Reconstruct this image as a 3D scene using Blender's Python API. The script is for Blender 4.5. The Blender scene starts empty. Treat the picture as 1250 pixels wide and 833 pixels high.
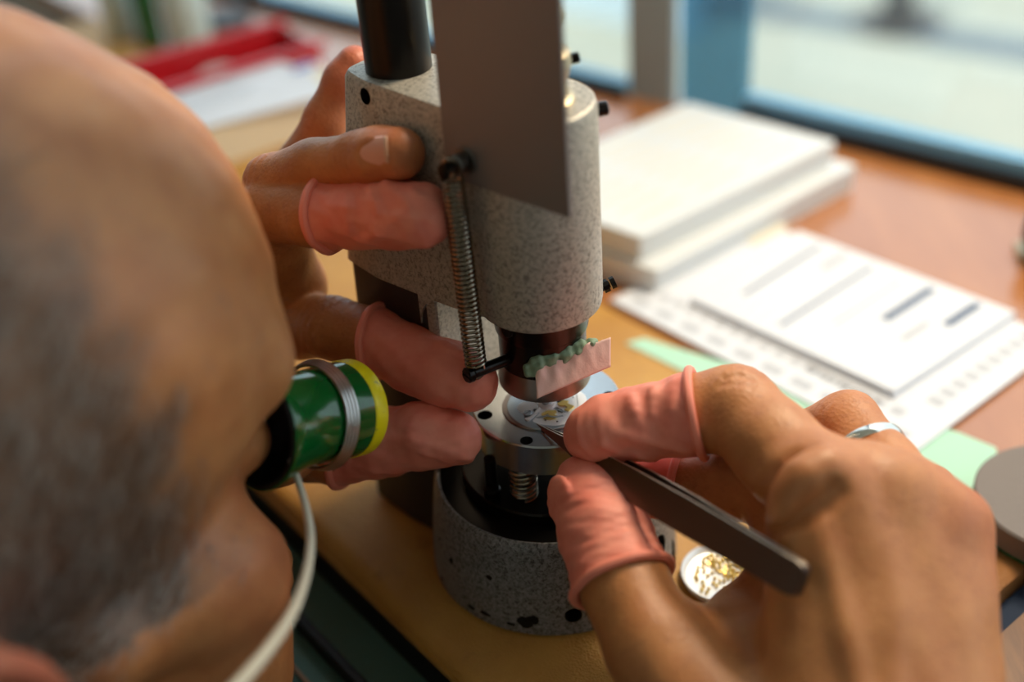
import bpy, math, random
import numpy as np
from mathutils import Matrix, Vector

# ---------------------------------------------------------------- camera, light, exposure
MM = 0.001
SC = bpy.context.scene
COL = SC.collection
FPX, IW, IH = 1500.0, 1250, 833
CAM = np.array([-9.86, -328.25, 314.98])            # millimetres
PITCH, ROLL = math.radians(34.2), math.radians(4.4)
FW = np.array([0, math.cos(PITCH), -math.sin(PITCH)])
R0 = np.array([1.0, 0, 0]); U0 = np.cross(R0, FW)
RT = math.cos(ROLL) * R0 - math.sin(ROLL) * U0
UP = math.sin(ROLL) * R0 + math.cos(ROLL) * U0

def ray(px, py): return FW + RT * (px - IW / 2) / FPX - UP * (py - IH / 2) / FPX
def W(px, py, D): return CAM + ray(px, py) * D       # a point seen at px,py at depth D mm
def G(px, py, z=0.0):                                # a point seen at px,py on the level z
    v = ray(px, py); return CAM + v * ((z - CAM[2]) / v[2])
def A(*v): return np.array(v, float)
def nrm(v): v = np.asarray(v, float); return v / np.linalg.norm(v)

cam_data = bpy.data.cameras.new('camera')
cam_data.sensor_width = 36.0; cam_data.sensor_fit = 'HORIZONTAL'
cam_data.lens = FPX / IW * 36.0
cam_data.clip_start = 0.01; cam_data.clip_end = 100
cam_data.dof.use_dof = True; cam_data.dof.focus_distance = 0.388; cam_data.dof.aperture_fstop = 3.4
cam = bpy.data.objects.new('camera', cam_data); COL.objects.link(cam)
M = Matrix.Identity(4)
for i in range(3):
    M[i][0] = RT[i]; M[i][1] = UP[i]; M[i][2] = -FW[i]; M[i][3] = CAM[i] * MM
cam.matrix_world = M
SC.camera = cam

SC.view_settings.view_transform = 'Standard'; SC.view_settings.look = 'None'
SC.view_settings.gamma = 1.0; SC.view_settings.use_curve_mapping = False
SC.view_settings.exposure = 0.0

world = bpy.data.worlds.new('sky'); SC.world = world; world.use_nodes = True
wn = world.node_tree.nodes; wn.clear()
w_out = wn.new('ShaderNodeOutputWorld'); w_bg = wn.new('ShaderNodeBackground')
w_bg.inputs[0].default_value = (0.80, 0.91, 1.0, 1); w_bg.inputs[1].default_value = 1.6
world.node_tree.links.new(w_bg.outputs[0], w_out.inputs[0])

sun = bpy.data.lights.new('sun', 'SUN'); sun.energy = 2.2; sun.angle = math.radians(1.5); sun.color = (1.0, 0.93, 0.82)
so = bpy.data.objects.new('sun', sun); COL.objects.link(so)                       # high, from behind the building
so.rotation_euler = Vector((0.36, 0.30, -0.9)).to_track_quat('-Z', 'Y').to_euler()

def area(name, loc, target, sx, sy, power, color):
    l = bpy.data.lights.new(name, 'AREA'); l.shape = 'RECTANGLE'; l.size = sx * MM; l.size_y = sy * MM
    l.energy = power; l.color = color
    o = bpy.data.objects.new(name, l); COL.objects.link(o)
    o.location = Vector(loc) * MM
    o.rotation_euler = (Vector(target) - Vector(loc)).to_track_quat('-Z', 'Y').to_euler()
    return o
LAMP_AT, LAMP_TO = (262, 190, 470), (30, 0, 60)

# ---------------------------------------------------------------- materials
def lin(r, g, b):
    f = lambda c: c / 12.92 if c <= 0.04045 else ((c + 0.055) / 1.055) ** 2.4
    return (f(r / 255), f(g / 255), f(b / 255), 1)

class Mat:
    def __init__(s, name, color, rough=0.5, metal=0.0, **kw):
        s.m = bpy.data.materials.new(name); s.m.use_nodes = True
        s.nt = s.m.node_tree; s.n = s.nt.nodes
        s.b = s.n['Principled BSDF']; s.out = s.n['Material Output']
        s.b.inputs['Base Color'].default_value = color
        s.b.inputs['Roughness'].default_value = rough
        s.b.inputs['Metallic'].default_value = metal
        for k, v in kw.items(): s.b.inputs[k].default_value = v
        s.co = None
    def coord(s):
        if s.co is None: s.co = s.n.new('ShaderNodeTexCoord')
        return s.co.outputs['Object']
    def link(s, a, b): s.nt.links.new(a, b)
    def noise(s, scale, detail=4, rough=0.6, stretch=None, dist=0.0):
        t = s.n.new('ShaderNodeTexNoise'); t.inputs['Scale'].default_value = scale
        t.inputs['Detail'].default_value = detail; t.inputs['Roughness'].default_value = rough
        t.inputs['Distortion'].default_value = dist
        if stretch:
            mp = s.n.new('ShaderNodeMapping'); mp.inputs['Scale'].default_value = stretch
            s.link(s.coord(), mp.inputs[0]); s.link(mp.outputs[0], t.inputs['Vector'])
        else: s.link(s.coord(), t.inputs['Vector'])
        return t.outputs['Fac']
    def voronoi(s, scale, feature='F1'):
        t = s.n.new('ShaderNodeTexVoronoi'); t.inputs['Scale'].default_value = scale; t.feature = feature
        s.link(s.coord(), t.inputs['Vector']); return t.outputs['Distance']
    def ramp(s, fac, stops):
        r = s.n.new('ShaderNodeValToRGB'); e = r.color_ramp.elements
        while len(e) < len(stops): e.new(0.5)
        for el, (p, c) in zip(e, stops): el.position = p; el.color = c if len(c) == 4 else (*c, 1)
        s.link(fac, r.inputs[0]); return r.outputs[0]
    def mix(s, fac, a, b, mode='MIX'):
        x = s.n.new('ShaderNodeMix'); x.data_type = 'RGBA'; x.blend_type = mode
        for sock, v in ((x.inputs[0], fac), (x.inputs[6], a), (x.inputs[7], b)):
            if hasattr(v, 'links'): s.link(v, sock)
            else: sock.default_value = v
        return x.outputs[2]
    def attr(s, name):
        t = s.n.new('ShaderNodeAttribute'); t.attribute_name = name; return t.outputs['Fac']
    def color(s, sock): s.link(sock, s.b.inputs['Base Color']); return s
    def roughness(s, sock): s.link(sock, s.b.inputs['Roughness']); return s
    def bump(s, fac, strength, dist):
        b = s.n.new('ShaderNodeBump'); b.inputs['Strength'].default_value = strength
        b.inputs['Distance'].default_value = dist
        s.link(fac, b.inputs['Height'])
        if s.b.inputs['Normal'].links: s.link(s.b.inputs['Normal'].links[0].from_socket, b.inputs['Normal'])
        s.link(b.outputs[0], s.b.inputs['Normal']); return s

def g(v): return (v, v, v, 1)

# skin: freckled and mottled; attributes carry where the scalp hair, the redder knuckles and the pinky's painted backlight are
skin = Mat('skin', lin(190, 130, 98), 0.47)
_c = skin.ramp(skin.noise(70, 5), [(0.3, lin(178, 111, 63)), (0.7, lin(202, 137, 83))])
_c = skin.mix(skin.ramp(skin.noise(420, 3), [(0.56, g(0)), (0.70, g(0.35))]), _c, lin(150, 86, 56))
_c = skin.mix(skin.attr('red'), _c, lin(205, 104, 78))
_c = skin.mix(skin.ramp(skin.attr('scalp'), [(0.0, g(0)), (1.0, g(0.8))]), _c, lin(88, 76, 67))
skin.color(_c)
skin.b.inputs['Subsurface Weight'].default_value = 0.12
skin.b.inputs['Subsurface Radius'].default_value = (1.0, 0.35, 0.18)
skin.b.inputs['Subsurface Scale'].default_value = 0.0025
skin.bump(skin.voronoi(900), 0.25, 0.0004).bump(skin.noise(260, 5, stretch=(1, 1, 1)), 0.35, 0.0006)

nail = Mat('nail', lin(222, 164, 142), 0.25); nail.bump(nail.noise(300, 2), 0.1, 0.0003)
nail_tip = Mat('nail_edge', lin(208, 168, 142), 0.35)
latex = Mat('pink_latex', lin(232, 138, 118), 0.56)
latex.color(latex.ramp(latex.noise(90, 4), [(0.3, lin(232, 128, 108)), (0.75, lin(246, 156, 132))]))
latex.b.inputs['Subsurface Weight'].default_value = 0.15
latex.b.inputs['Subsurface Radius'].default_value = (1, 0.3, 0.2); latex.b.inputs['Subsurface Scale'].default_value = 0.002
latex.bump(latex.noise(200, 4, dist=0.8), 0.2, 0.0006)
latex_rim = Mat('latex_rim', lin(248, 146, 122), 0.45)
hair_m = Mat('grey_hair', lin(128, 117, 107), 0.4)
eye_m = Mat('eye_white', lin(225, 220, 212), 0.2)
shirt_m = Mat('navy_cotton', lin(38, 44, 60), 0.9); shirt_m.bump(shirt_m.noise(900, 2), 0.4, 0.0005)

def hammer(name, light, dark, spec):
    m = Mat(name, light, 0.42)
    f = m.noise(850, 5, 0.65, dist=0.6)
    c = m.ramp(f, [(0.36, dark), (0.50, light), (0.72, spec)])
    f2 = m.noise(1100, 3, 0.7)
    c = m.mix(m.ramp(f2, [(0.60, g(0)), (0.68, g(0.75))]), c, dark)
    m.color(c); m.b.inputs['Metallic'].default_value = 0.25
    m.bump(f, 0.35, 0.0006)
    return m
paint = hammer('hammertone_paint', lin(182, 176, 164), lin(124, 119, 110), lin(202, 196, 184))
paint_base = hammer('hammertone_base', lin(128, 128, 128), lin(66, 66, 66), lin(160, 160, 160))
iron = Mat('shaded_spine_iron', lin(44, 39, 37), 0.5); iron.bump(iron.noise(700, 4), 0.3, 0.0005)  # dark spine iron, with the shadow on its flank put into the colour
chip = Mat('bare_iron_chip', lin(24, 22, 20), 0.6, 0.6)
blued = Mat('blued_steel', lin(58, 52, 50), 0.24, 0.9); blued.bump(blued.noise(500, 3, stretch=(1, 1, 8)), 0.06, 0.0003)
black_steel = Mat('black_steel', lin(40, 38, 37), 0.28, 0.85)
lever_m = Mat('grey_lever_steel', lin(132, 127, 126), 0.45, 0.35); lever_m.bump(lever_m.noise(300, 3, stretch=(1, 1, 0.1)), 0.06, 0.0003)
steel = Mat('bright_steel', lin(196, 198, 200), 0.22, 1.0)
steel.roughness(steel.ramp(steel.noise(120, 3), [(0.3, g(0.16)), (0.8, g(0.3))]))
satin = Mat('satin_steel', lin(150, 138, 132), 0.33, 1.0)
spring_m = Mat('spring_steel', lin(150, 138, 122), 0.25, 1.0)
hole_m = Mat('dark_hole', lin(14, 13, 12), 0.7)
brass_old = Mat('worn_nickel', lin(190, 176, 146), 0.35, 0.9); brass_old.bump(brass_old.noise(800, 2), 0.2, 0.0004)
rhod = Mat('rhodium', lin(240, 242, 244), 0.35, 0.35)
rhod_grey = Mat('grey_rhodium', lin(170, 180, 188), 0.3, 0.9)
gold = Mat('gilt', lin(235, 205, 120), 0.3, 1.0)
tweez_edge = Mat('polished_edge', lin(214, 204, 188), 0.28, 1.0)
tweez = Mat('tweezer_steel', lin(112, 96, 88), 0.36, 1.0); tweez.bump(tweez.noise(200, 4, stretch=(1, 1, 1)), 0.08, 0.0003)
silver = Mat('silver', lin(236, 232, 222), 0.16, 1.0)
putty = Mat('green_putty', lin(128, 152, 124), 0.6); putty.bump(putty.noise(500, 4), 0.4, 0.0008)
pinkfilm = Mat('pink_film', lin(232, 190, 178), 0.45); pinkfilm.bump(pinkfilm.noise(260, 3), 0.3, 0.0008)

loupe_green = Mat('green_lacquer', lin(6, 92, 34), 0.16); loupe_green.b.inputs['Coat Weight'].default_value = 0.5
loupe_yellow = Mat('yellow_lacquer', lin(226, 200, 14), 0.35)
_w = loupe_yellow.ramp(loupe_yellow.noise(260, 4, 0.7), [(0.62, g(0)), (0.70, g(0.7))])
loupe_yellow.color(loupe_yellow.mix(_w, lin(248, 226, 18), lin(120, 112, 60)))
loupe_black = Mat('black_eyecup', lin(10, 12, 10), 0.65)
wire_m = Mat('steel_wire', lin(190, 188, 186), 0.28, 1.0)
sleeve_m = Mat('cream_sleeve', lin(206, 198, 178), 0.4)
glass_m = Mat('clear_glass', g(1.0), 0.02); glass_m.b.inputs['Transmission Weight'].default_value = 1.0

leather = Mat('tan_leather', lin(196, 146, 62), 0.48)
_c = leather.ramp(leather.noise(14, 5), [(0.3, lin(176, 122, 50)), (0.7, lin(206, 156, 72))])
_c = leather.mix(leather.ramp(leather.noise(60, 4, 0.7), [(0.60, g(0)), (0.75, g(0.5))]), _c, lin(120, 82, 40))
# the browner right end of the pad
_sx = leather.n.new('ShaderNodeSeparateXYZ'); leather.link(leather.coord(), _sx.inputs[0])
_c = leather.mix(leather.ramp(_sx.outputs[0], [(0.085, g(0)), (0.13, g(0.85))]), _c, lin(150, 94, 52))
leather.color(_c); leather.bump(leather.voronoi(1100), 0.5, 0.0005)
wood = Mat('orange_wood', lin(196, 128, 70), 0.3); wood.b.inputs['Coat Weight'].default_value = 1.0; wood.b.inputs['Coat Roughness'].default_value = 0.16; wood.b.inputs['Coat IOR'].default_value = 1.7
_c = wood.ramp(wood.noise(9, 5, stretch=(6, 1, 1)), [(0.3, lin(172, 106, 56)), (0.7, lin(192, 126, 72))])
wood.color(_c)
dark_wood = Mat('brown_wood', lin(120, 78, 42), 0.5)
dark_wood.color(dark_wood.ramp(dark_wood.noise(20, 4, stretch=(8, 1, 1)), [(0.3, lin(104, 66, 36)), (0.7, lin(140, 94, 52))]))
edge_black = Mat('flat_black', lin(12, 12, 12), 0.6)  # black for the sill shadow, the pad gap and the drawer bar
teal = Mat('teal_lining', lin(96, 134, 124), 0.6)
peach = Mat('peach_trim', lin(190, 150, 120), 0.6)
white_pl = Mat('white_plastic', lin(226, 230, 232), 0.4)
screw_m = Mat('grey_screw_steel', lin(120, 118, 116), 0.32, 0.95)
blue_glass = Mat('blue_tinted_glass', lin(120, 165, 190), 0.15)
white_paper = Mat('white_paper', lin(230, 234, 242), 0.8)
cream = Mat('cream_card', lin(236, 226, 202), 0.8)
mint = Mat('mint_paper', lin(186, 232, 208), 0.85)
grey_felt = Mat('grey_rubber', lin(126, 116, 110), 0.7); grey_felt.bump(grey_felt.noise(300, 3), 0.3, 0.0006)
ink_blue = Mat('blue_ink', lin(104, 120, 146), 0.9)
ink_grey = Mat('grey_ink', lin(196, 200, 208), 0.9)
ink_dark = Mat('dark_ink', lin(96, 98, 100), 0.9)
print_blue = Mat('blue_print', lin(54, 92, 190), 0.8)
red_pl = Mat('red_plastic', lin(196, 26, 38), 0.4)
green_gl = Mat('green_glass', lin(30, 96, 54), 0.2)
pale_gl = Mat('pale_plastic', lin(196, 212, 206), 0.3)
dark_pl = Mat('dark_plastic', lin(40, 44, 50), 0.4)
win_blue = Mat('blue_frame_paint', lin(128, 184, 220), 0.4)
win_grey = Mat('grey_frame_paint', lin(158, 174, 180), 0.5)
wall_m = Mat('wall_paint', lin(226, 222, 212), 0.9)
ceil_m = Mat('ceiling_paint', lin(238, 236, 230), 0.9)
floor_m = Mat('floor_lino', lin(120, 112, 104), 0.6)
paving = Mat('pale_paving', lin(160, 158, 146), 0.8)
paving.color(paving.ramp(paving.noise(1.2, 4), [(0.3, lin(174, 178, 164)), (0.7, lin(192, 191, 174))]))
kerb_m = Mat('grey_kerb', lin(112, 126, 134), 0.8)
blue_pave = Mat('blue_white_wall', lin(206, 226, 236), 0.8)
blue_cloth = Mat('denim', lin(40, 54, 76), 0.9)
pane_m = Mat('window_glass', g(1.0), 0.0)
_t = pane_m.n.new('ShaderNodeBsdfTransparent'); _gl = pane_m.n.new('ShaderNodeBsdfGlossy'); _gl.inputs['Roughness'].default_value = 0.0
_mx = pane_m.n.new('ShaderNodeMixShader'); _mx.inputs[0].default_value = 0.05
_t.inputs[0].default_value = (0.95, 0.98, 0.98, 1)
pane_m.link(_t.outputs[0], _mx.inputs[1]); pane_m.link(_gl.outputs[0], _mx.inputs[2]); pane_m.link(_mx.outputs[0], pane_m.out.inputs[0])
_t = blue_glass.n.new('ShaderNodeBsdfTransparent'); _t.inputs[0].default_value = (0.40, 0.66, 0.80, 1)
_mx = blue_glass.n.new('ShaderNodeMixShader'); _mx.inputs[0].default_value = 0.40
blue_glass.link(_t.outputs[0], _mx.inputs[1]); blue_glass.link(blue_glass.b.outputs[0], _mx.inputs[2]); blue_glass.link(_mx.outputs[0], blue_glass.out.inputs[0])
lamp_glow = Mat('lamp_diffuser', g(1), 0.5)
lamp_white = Mat('lamp_enamel', lin(232, 230, 224), 0.4)

# ---------------------------------------------------------------- mesh helpers (millimetres in, metres out)
def join(*parts):
    V, Fc = [], []
    for v, f in parts:
        o = len(V); V.extend([tuple(map(float, p)) for p in v]); Fc.extend([tuple(i + o for i in q) for q in f])
    return V, Fc
ROOT = {}
def empty(name, loc, label, cat, group=None):
    o = bpy.data.objects.new(name, None); COL.objects.link(o)
    o.empty_display_size = 0.01
    o.location = Vector(loc) * MM
    return tag(o, label, cat, group)
def tag(o, label=None, cat=None, group=None, kind=None):
    if label: o['label'] = label
    if cat: o['category'] = cat
    if group: o['group'] = group
    if kind: o['kind'] = kind
    return o
def origin_of(o):
    v = Vector((0, 0, 0))
    while o is not None: v = v + o.location; o = o.parent
    return v
def obj(name, vf, mat, parent=None, smooth=True, loc=None, bevel=0, auto=35, label=None):
    """mesh from world millimetres; vertices are stored relative to the object's own origin"""
    v, f = vf
    v = np.asarray(v, float) * MM
    base = origin_of(parent) if parent is not None else Vector((0, 0, 0))
    if loc is None: lw = base
    else: lw = Vector(loc) * MM
    me = bpy.data.meshes.new(name)
    me.from_pydata([tuple(p) for p in (v - np.array(lw))], [], f)
    me.materials.append(mat.m if isinstance(mat, Mat) else mat)
    o = bpy.data.objects.new(name, me); COL.objects.link(o)
    if parent is not None: o.parent = parent
    o.location = lw - base
    if smooth:
        me.polygons.foreach_set('use_smooth', [True] * len(me.polygons))
        if auto: me.set_sharp_from_angle(angle=math.radians(auto))
    if bevel:
        b = o.modifiers.new('bevel', 'BEVEL'); b.width = bevel * MM; b.segments = 2
        b.limit_method = 'ANGLE'; b.angle_limit = math.radians(40)
    me.update()
    if label: o['label'] = label
    return o
def frame_of(d):
    d = nrm(d); h = A(0, 0, 1) if abs(d[2]) < 0.9 else A(1, 0, 0)
    x = nrm(np.cross(h, d)); return x, np.cross(d, x), d
def lathe(p, d, prof, n=48, closed=False):
    """profile of (radius, distance along d)"""
    x, y, d = frame_of(d); V = []; Fc = []
    for r, s in prof:
        for i in range(n):
            a = 2 * math.pi * i / n
            V.append(np.asarray(p) + d * s + (x * math.cos(a) + y * math.sin(a)) * r)
    m = len(prof)
    for j in range(m - 1):
        for i in range(n):
            k = (i + 1) % n; Fc.append((j * n + i, j * n + k, (j + 1) * n + k, (j + 1) * n + i))
    if closed:
        for i in range(n):
            k = (i + 1) % n; Fc.append(((m - 1) * n + i, (m - 1) * n + k, k, i))
    else:
        if prof[0][0] > 1e-6: Fc.append(tuple(range(n - 1, -1, -1)))
        if prof[-1][0] > 1e-6: Fc.append(tuple((m - 1) * n + i for i in range(n)))
    return V, Fc
def cyl(a, b, r, r2=None, n=32, ch=0.0):
    a = np.asarray(a, float); b = np.asarray(b, float); L = np.linalg.norm(b - a); r2 = r if r2 is None else r2
    pr = [(r, 0), (r2, L)] if not ch else [(r - ch, 0), (r, ch), (r2, L - ch), (r2 - ch, L)]
    return lathe(a, b - a, pr, n)
def box(c, ax, ay, hz, z0=0.0):
    """footprint parallelogram from corner c along vectors ax, ay; from z0 to hz"""
    c = np.asarray(c, float)[:2]; ax = np.asarray(ax, float)[:2]; ay = np.asarray(ay, float)[:2]
    q = [c, c + ax, c + ax + ay, c + ay]
    return prism([tuple(p) for p in q], z0, hz)
def prism(poly, z0, z1, s0=1.0, s1=1.0):
    poly = [np.asarray(p, float) for p in poly]
    ar = sum(poly[i][0] * poly[(i + 1) % len(poly)][1] - poly[(i + 1) % len(poly)][0] * poly[i][1] for i in range(len(poly)))
    if ar < 0: poly = poly[::-1]
    n = len(poly); c = sum(poly) / n
    V = [(*(c + (p - c) * s0), z0) for p in poly] + [(*(c + (p - c) * s1), z1) for p in poly]
    Fc = [tuple(range(n - 1, -1, -1)), tuple(range(n, 2 * n))] + [(i, (i + 1) % n, n + (i + 1) % n, n + i) for i in range(n)]
    return V, Fc
def slab(o, x, y, zt, pts, thick):
    """outline pts in (x,y) axes at o, extruded by thick along zt both ways"""
    o = np.asarray(o, float); n = len(pts)
    V = [o + x * p[0] + y * p[1] - zt * thick / 2 for p in pts] + [o + x * p[0] + y * p[1] + zt * thick / 2 for p in pts]
    Fc = [tuple(range(n - 1, -1, -1)), tuple(range(n, 2 * n))] + [(i, (i + 1) % n, n + (i + 1) % n, n + i) for i in range(n)]
    return V, Fc
def smooth_path(pts, n=8):
    pts = [np.asarray(p, float) for p in pts]; out = []
    P = [2 * pts[0] - pts[1]] + pts + [2 * pts[-1] - pts[-2]]
    for i in range(1, len(P) - 2):
        for k in range(n):
            t = k / n; a, b, c, d = P[i - 1], P[i], P[i + 1], P[i + 2]
            out.append(0.5 * (2 * b + (c - a) * t + (2 * a - 5 * b + 4 * c - d) * t * t + (3 * b - a - 3 * c + d) * t ** 3))
    out.append(pts[-1]); return out
def tube(path, r, n=10, closed=False):
    path = [np.asarray(p, float) for p in path]; m = len(path)
    rr = r if hasattr(r, '__len__') else [r] * m
    V, Fc = [], []; x = None
    for j, p in enumerate(path):
        if closed: t = nrm(path[(j + 1) % m] - path[j - 1])
        else: t = nrm(path[min(j + 1, m - 1)] - path[max(j - 1, 0)])
        if x is None: x, y, _ = frame_of(t)
        x = nrm(x - t * (x @ t)); y = np.cross(t, x)
        for i in range(n):
            a = 2 * math.pi * i / n; V.append(p + (x * math.cos(a) + y * math.sin(a)) * rr[j])
    for j in range(m if closed else m - 1):
        j2 = (j + 1) % m
        for i in range(n):
            k = (i + 1) % n; Fc.append((j * n + i, j * n + k, j2 * n + k, j2 * n + i))
    if not closed: Fc.append(tuple(range(n - 1, -1, -1))); Fc.append(tuple((m - 1) * n + i for i in range(n)))
    return V, Fc
def helix(a, b, R, turns, r, per=14, n=6, close_a=0.0):
    a = np.asarray(a, float); b = np.asarray(b, float); x, y, d = frame_of(b - a); L = np.linalg.norm(b - a)
    m = int(turns * per); pts = []
    for i in range(m + 1):
        t = i / m; an = 2 * math.pi * turns * t
        pts.append(a + d * L * t + (x * math.cos(an) + y * math.sin(an)) * R)
    return tube(pts, r, n)
def ball(c, r, n=12, m=8, sq=(1, 1, 1)):
    V = [(c[0], c[1], c[2] - r * sq[2])]; Fc = []
    for j in range(1, m):
        th = math.pi * j / m
        for i in range(n):
            a = 2 * math.pi * i / n
            V.append((c[0] + r * sq[0] * math.sin(th) * math.cos(a), c[1] + r * sq[1] * math.sin(th) * math.sin(a), c[2] - r * sq[2] * math.cos(th)))
    V.append((c[0], c[1], c[2] + r * sq[2])); top = len(V) - 1
    for i in range(n):
        k = (i + 1) % n; Fc.append((0, 1 + k, 1 + i)); Fc.append((top, 1 + (m - 2) * n + i, 1 + (m - 2) * n + k))
        for j in range(m - 2): Fc.append((1 + j * n + i, 1 + j * n + k, 1 + (j + 1) * n + k, 1 + (j + 1) * n + i))
    return V, Fc

# ---------------------------------------------------------------- implicit surfaces for the body
class Field:
    """a signed distance field on a grid; each shape is evaluated only near itself"""
    def __init__(s, lo, hi, h):
        s.lo = np.asarray(lo, float); s.h = h
        s.n = np.ceil((np.asarray(hi, float) - s.lo) / h).astype(int) + 1
        s.phi = np.full(tuple(s.n), 50.0, np.float32)
    def like(s):
        o = Field.__new__(Field); o.lo, o.h, o.n = s.lo, s.h, s.n
        o.phi = np.full(tuple(s.n), 50.0, np.float32); return o
    def sub(s, lo, hi):
        a = np.clip(np.floor((np.asarray(lo) - s.lo) / s.h).astype(int), 0, s.n)
        b = np.clip(np.ceil((np.asarray(hi) - s.lo) / s.h).astype(int) + 1, 0, s.n)
        if np.any(b <= a): return None, None
        ax = [(s.lo[i] + s.h * np.arange(a[i], b[i])).astype(np.float32) for i in range(3)]
        sl = tuple(slice(a[i], b[i]) for i in range(3))
        return sl, np.meshgrid(*ax, indexing='ij', sparse=True)
    def put(s, sl, d, k, mode='add'):
        p = s.phi[sl]
        if mode == 'add':
            if k > 0:
                h = np.clip(0.5 + 0.5 * (p - d) / k, 0, 1); s.phi[sl] = p + (d - p) * h - k * h * (1 - h)
            else: s.phi[sl] = np.minimum(p, d)
        else:
            d = -d
            if k > 0:
                h = np.clip(0.5 - 0.5 * (p - d) / k, 0, 1); s.phi[sl] = p + (d - p) * h + k * h * (1 - h)
            else: s.phi[sl] = np.maximum(p, d)
    def cone(s, a, b, ra, rb, k=2.0, mode='add', flat=None):
        a = np.asarray(a, float); b = np.asarray(b, float); m = 14 + k + max(ra, rb)
        sl, g_ = s.sub(np.minimum(a, b) - m, np.maximum(a, b) + m)
        if sl is None: return
        x, y, z = g_; ba = b - a; L2 = max(ba @ ba, 1e-9)
        px, py, pz = x - a[0], y - a[1], z - a[2]
        t = np.clip((px * ba[0] + py * ba[1] + pz * ba[2]) / L2, 0, 1)
        qx, qy, qz = px - t * ba[0], py - t * ba[1], pz - t * ba[2]
        if flat is not None:                              # squash along a direction: flatter than wide
            fd, fk = flat; q = qx * fd[0] + qy * fd[1] + qz * fd[2]
            qx, qy, qz = qx + q * fd[0] * (fk - 1), qy + q * fd[1] * (fk - 1), qz + q * fd[2] * (fk - 1)
        d = np.sqrt(qx * qx + qy * qy + qz * qz) - (ra + (rb - ra) * t)
        s.put(sl, d, k, mode)
    def ell(s, c, r, k=2.0, mode='add', axes=None):
        c = np.asarray(c, float); r = np.asarray(r, float); m = 14 + k + r.max()
        sl, g_ = s.sub(c - m, c + m)
        if sl is None: return
        x, y, z = g_; px, py, pz = x - c[0], y - c[1], z - c[2]
        if axes is not None:
            ex, ey, ez = axes
            px, py, pz = px * ex[0] + py * ex[1] + pz * ex[2], px * ey[0] + py * ey[1] + pz * ey[2], px * ez[0] + py * ez[1] + pz * ez[2]
        k0 = np.sqrt((px / r[0]) ** 2 + (py / r[1]) ** 2 + (pz / r[2]) ** 2)
        k1 = np.sqrt((px / r[0] ** 2) ** 2 + (py / r[1] ** 2) ** 2 + (pz / r[2] ** 2) ** 2) + 1e-9
        s.put(sl, k0 * (k0 - 1) / k1, k, mode)
    def chain(s, pts, k=2.0, flat=None):
        for p, q in zip(pts[:-1], pts[1:]): s.cone(p[:3], q[:3], p[3], q[3], k, flat=flat)
    def union(s, o, k):
        s.put((slice(None),) * 3, o.phi, k)
    def wave(s, c, ax, R, amp, lam, w):
        """creases across a joint: ripples along ax within R of c"""
        c = np.asarray(c, float); ax = nrm(ax); sl, g_ = s.sub(c - R, c + R)
        if sl is None: return
        x, y, z = g_; px, py, pz = x - c[0], y - c[1], z - c[2]
        t = px * ax[0] + py * ax[1] + pz * ax[2]
        wob = 0.5 * np.sin(px * 0.9 + py * 0.7) + 0.5 * np.sin(pz * 0.8 - py * 0.6)
        rr = px * px + py * py + pz * pz
        s.phi[sl] += amp * np.exp(-(t / w) ** 2) * np.clip(1 - rr / R ** 2, 0, 1) * (np.maximum(np.sin(2 * math.pi * t / lam + wob), 0.0) ** 2)
    def lump(s, amp, lam, seed=0):
        rs = np.random.RandomState(seed); ax = [(s.lo[i] + s.h * np.arange(s.n[i])).astype(np.float32) for i in range(3)]
        x, y, z = np.meshgrid(*ax, indexing='ij', sparse=True)
        for _ in range(5):
            v = rs.normal(size=3); v *= 2 * math.pi / lam / np.linalg.norm(v) * rs.uniform(0.7, 1.5)
            s.phi += amp * np.sin(v[0] * x + v[1] * y + v[2] * z + rs.uniform(0, 6)).astype(np.float32)
    def cut(s, p, nrm_):
        """keep only the side the normal points away from"""
        ax = [(s.lo[i] + s.h * np.arange(s.n[i])).astype(np.float32) for i in range(3)]
        x, y, z = np.meshgrid(*ax, indexing='ij', sparse=True)
        s.phi = np.maximum(s.phi, (x - p[0]) * nrm_[0] + (y - p[1]) * nrm_[1] + (z - p[2]) * nrm_[2])
    def mesh(s):
        p = s.phi; p[0] = p[-1] = 9; p[:, 0] = p[:, -1] = 9; p[:, :, 0] = p[:, :, -1] = 9
        ins = p < 0; nx, ny, nz = p.shape
        cnt = np.zeros((nx - 1, ny - 1, nz - 1), np.int8)
        cor = [(i, j, k) for i in (0, 1) for j in (0, 1) for k in (0, 1)]
        for i, j, k in cor: cnt += ins[i:nx - 1 + i, j:ny - 1 + j, k:nz - 1 + k]
        act = (cnt > 0) & (cnt < 8); I = np.argwhere(act)
        idx = np.full(act.shape, -1, np.int64); idx[act] = np.arange(len(I))
        acc = np.zeros((len(I), 3)); num = np.zeros(len(I))
        val = {c: p[I[:, 0] + c[0], I[:, 1] + c[1], I[:, 2] + c[2]].astype(float) for c in cor}
        for a in cor:
            for d in range(3):
                if a[d] == 0:
                    b = list(a); b[d] = 1; b = tuple(b); va, vb = val[a], val[b]
                    cr = (va < 0) != (vb < 0); t = np.where(cr, va / np.where(cr, va - vb, 1), 0)
                    pos = np.tile(np.array(a, float), (len(I), 1)); pos[:, d] = t
                    acc[cr] += pos[cr]; num[cr] += 1
        V = s.lo + s.h * (I + acc / num[:, None]); Q = []
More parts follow.
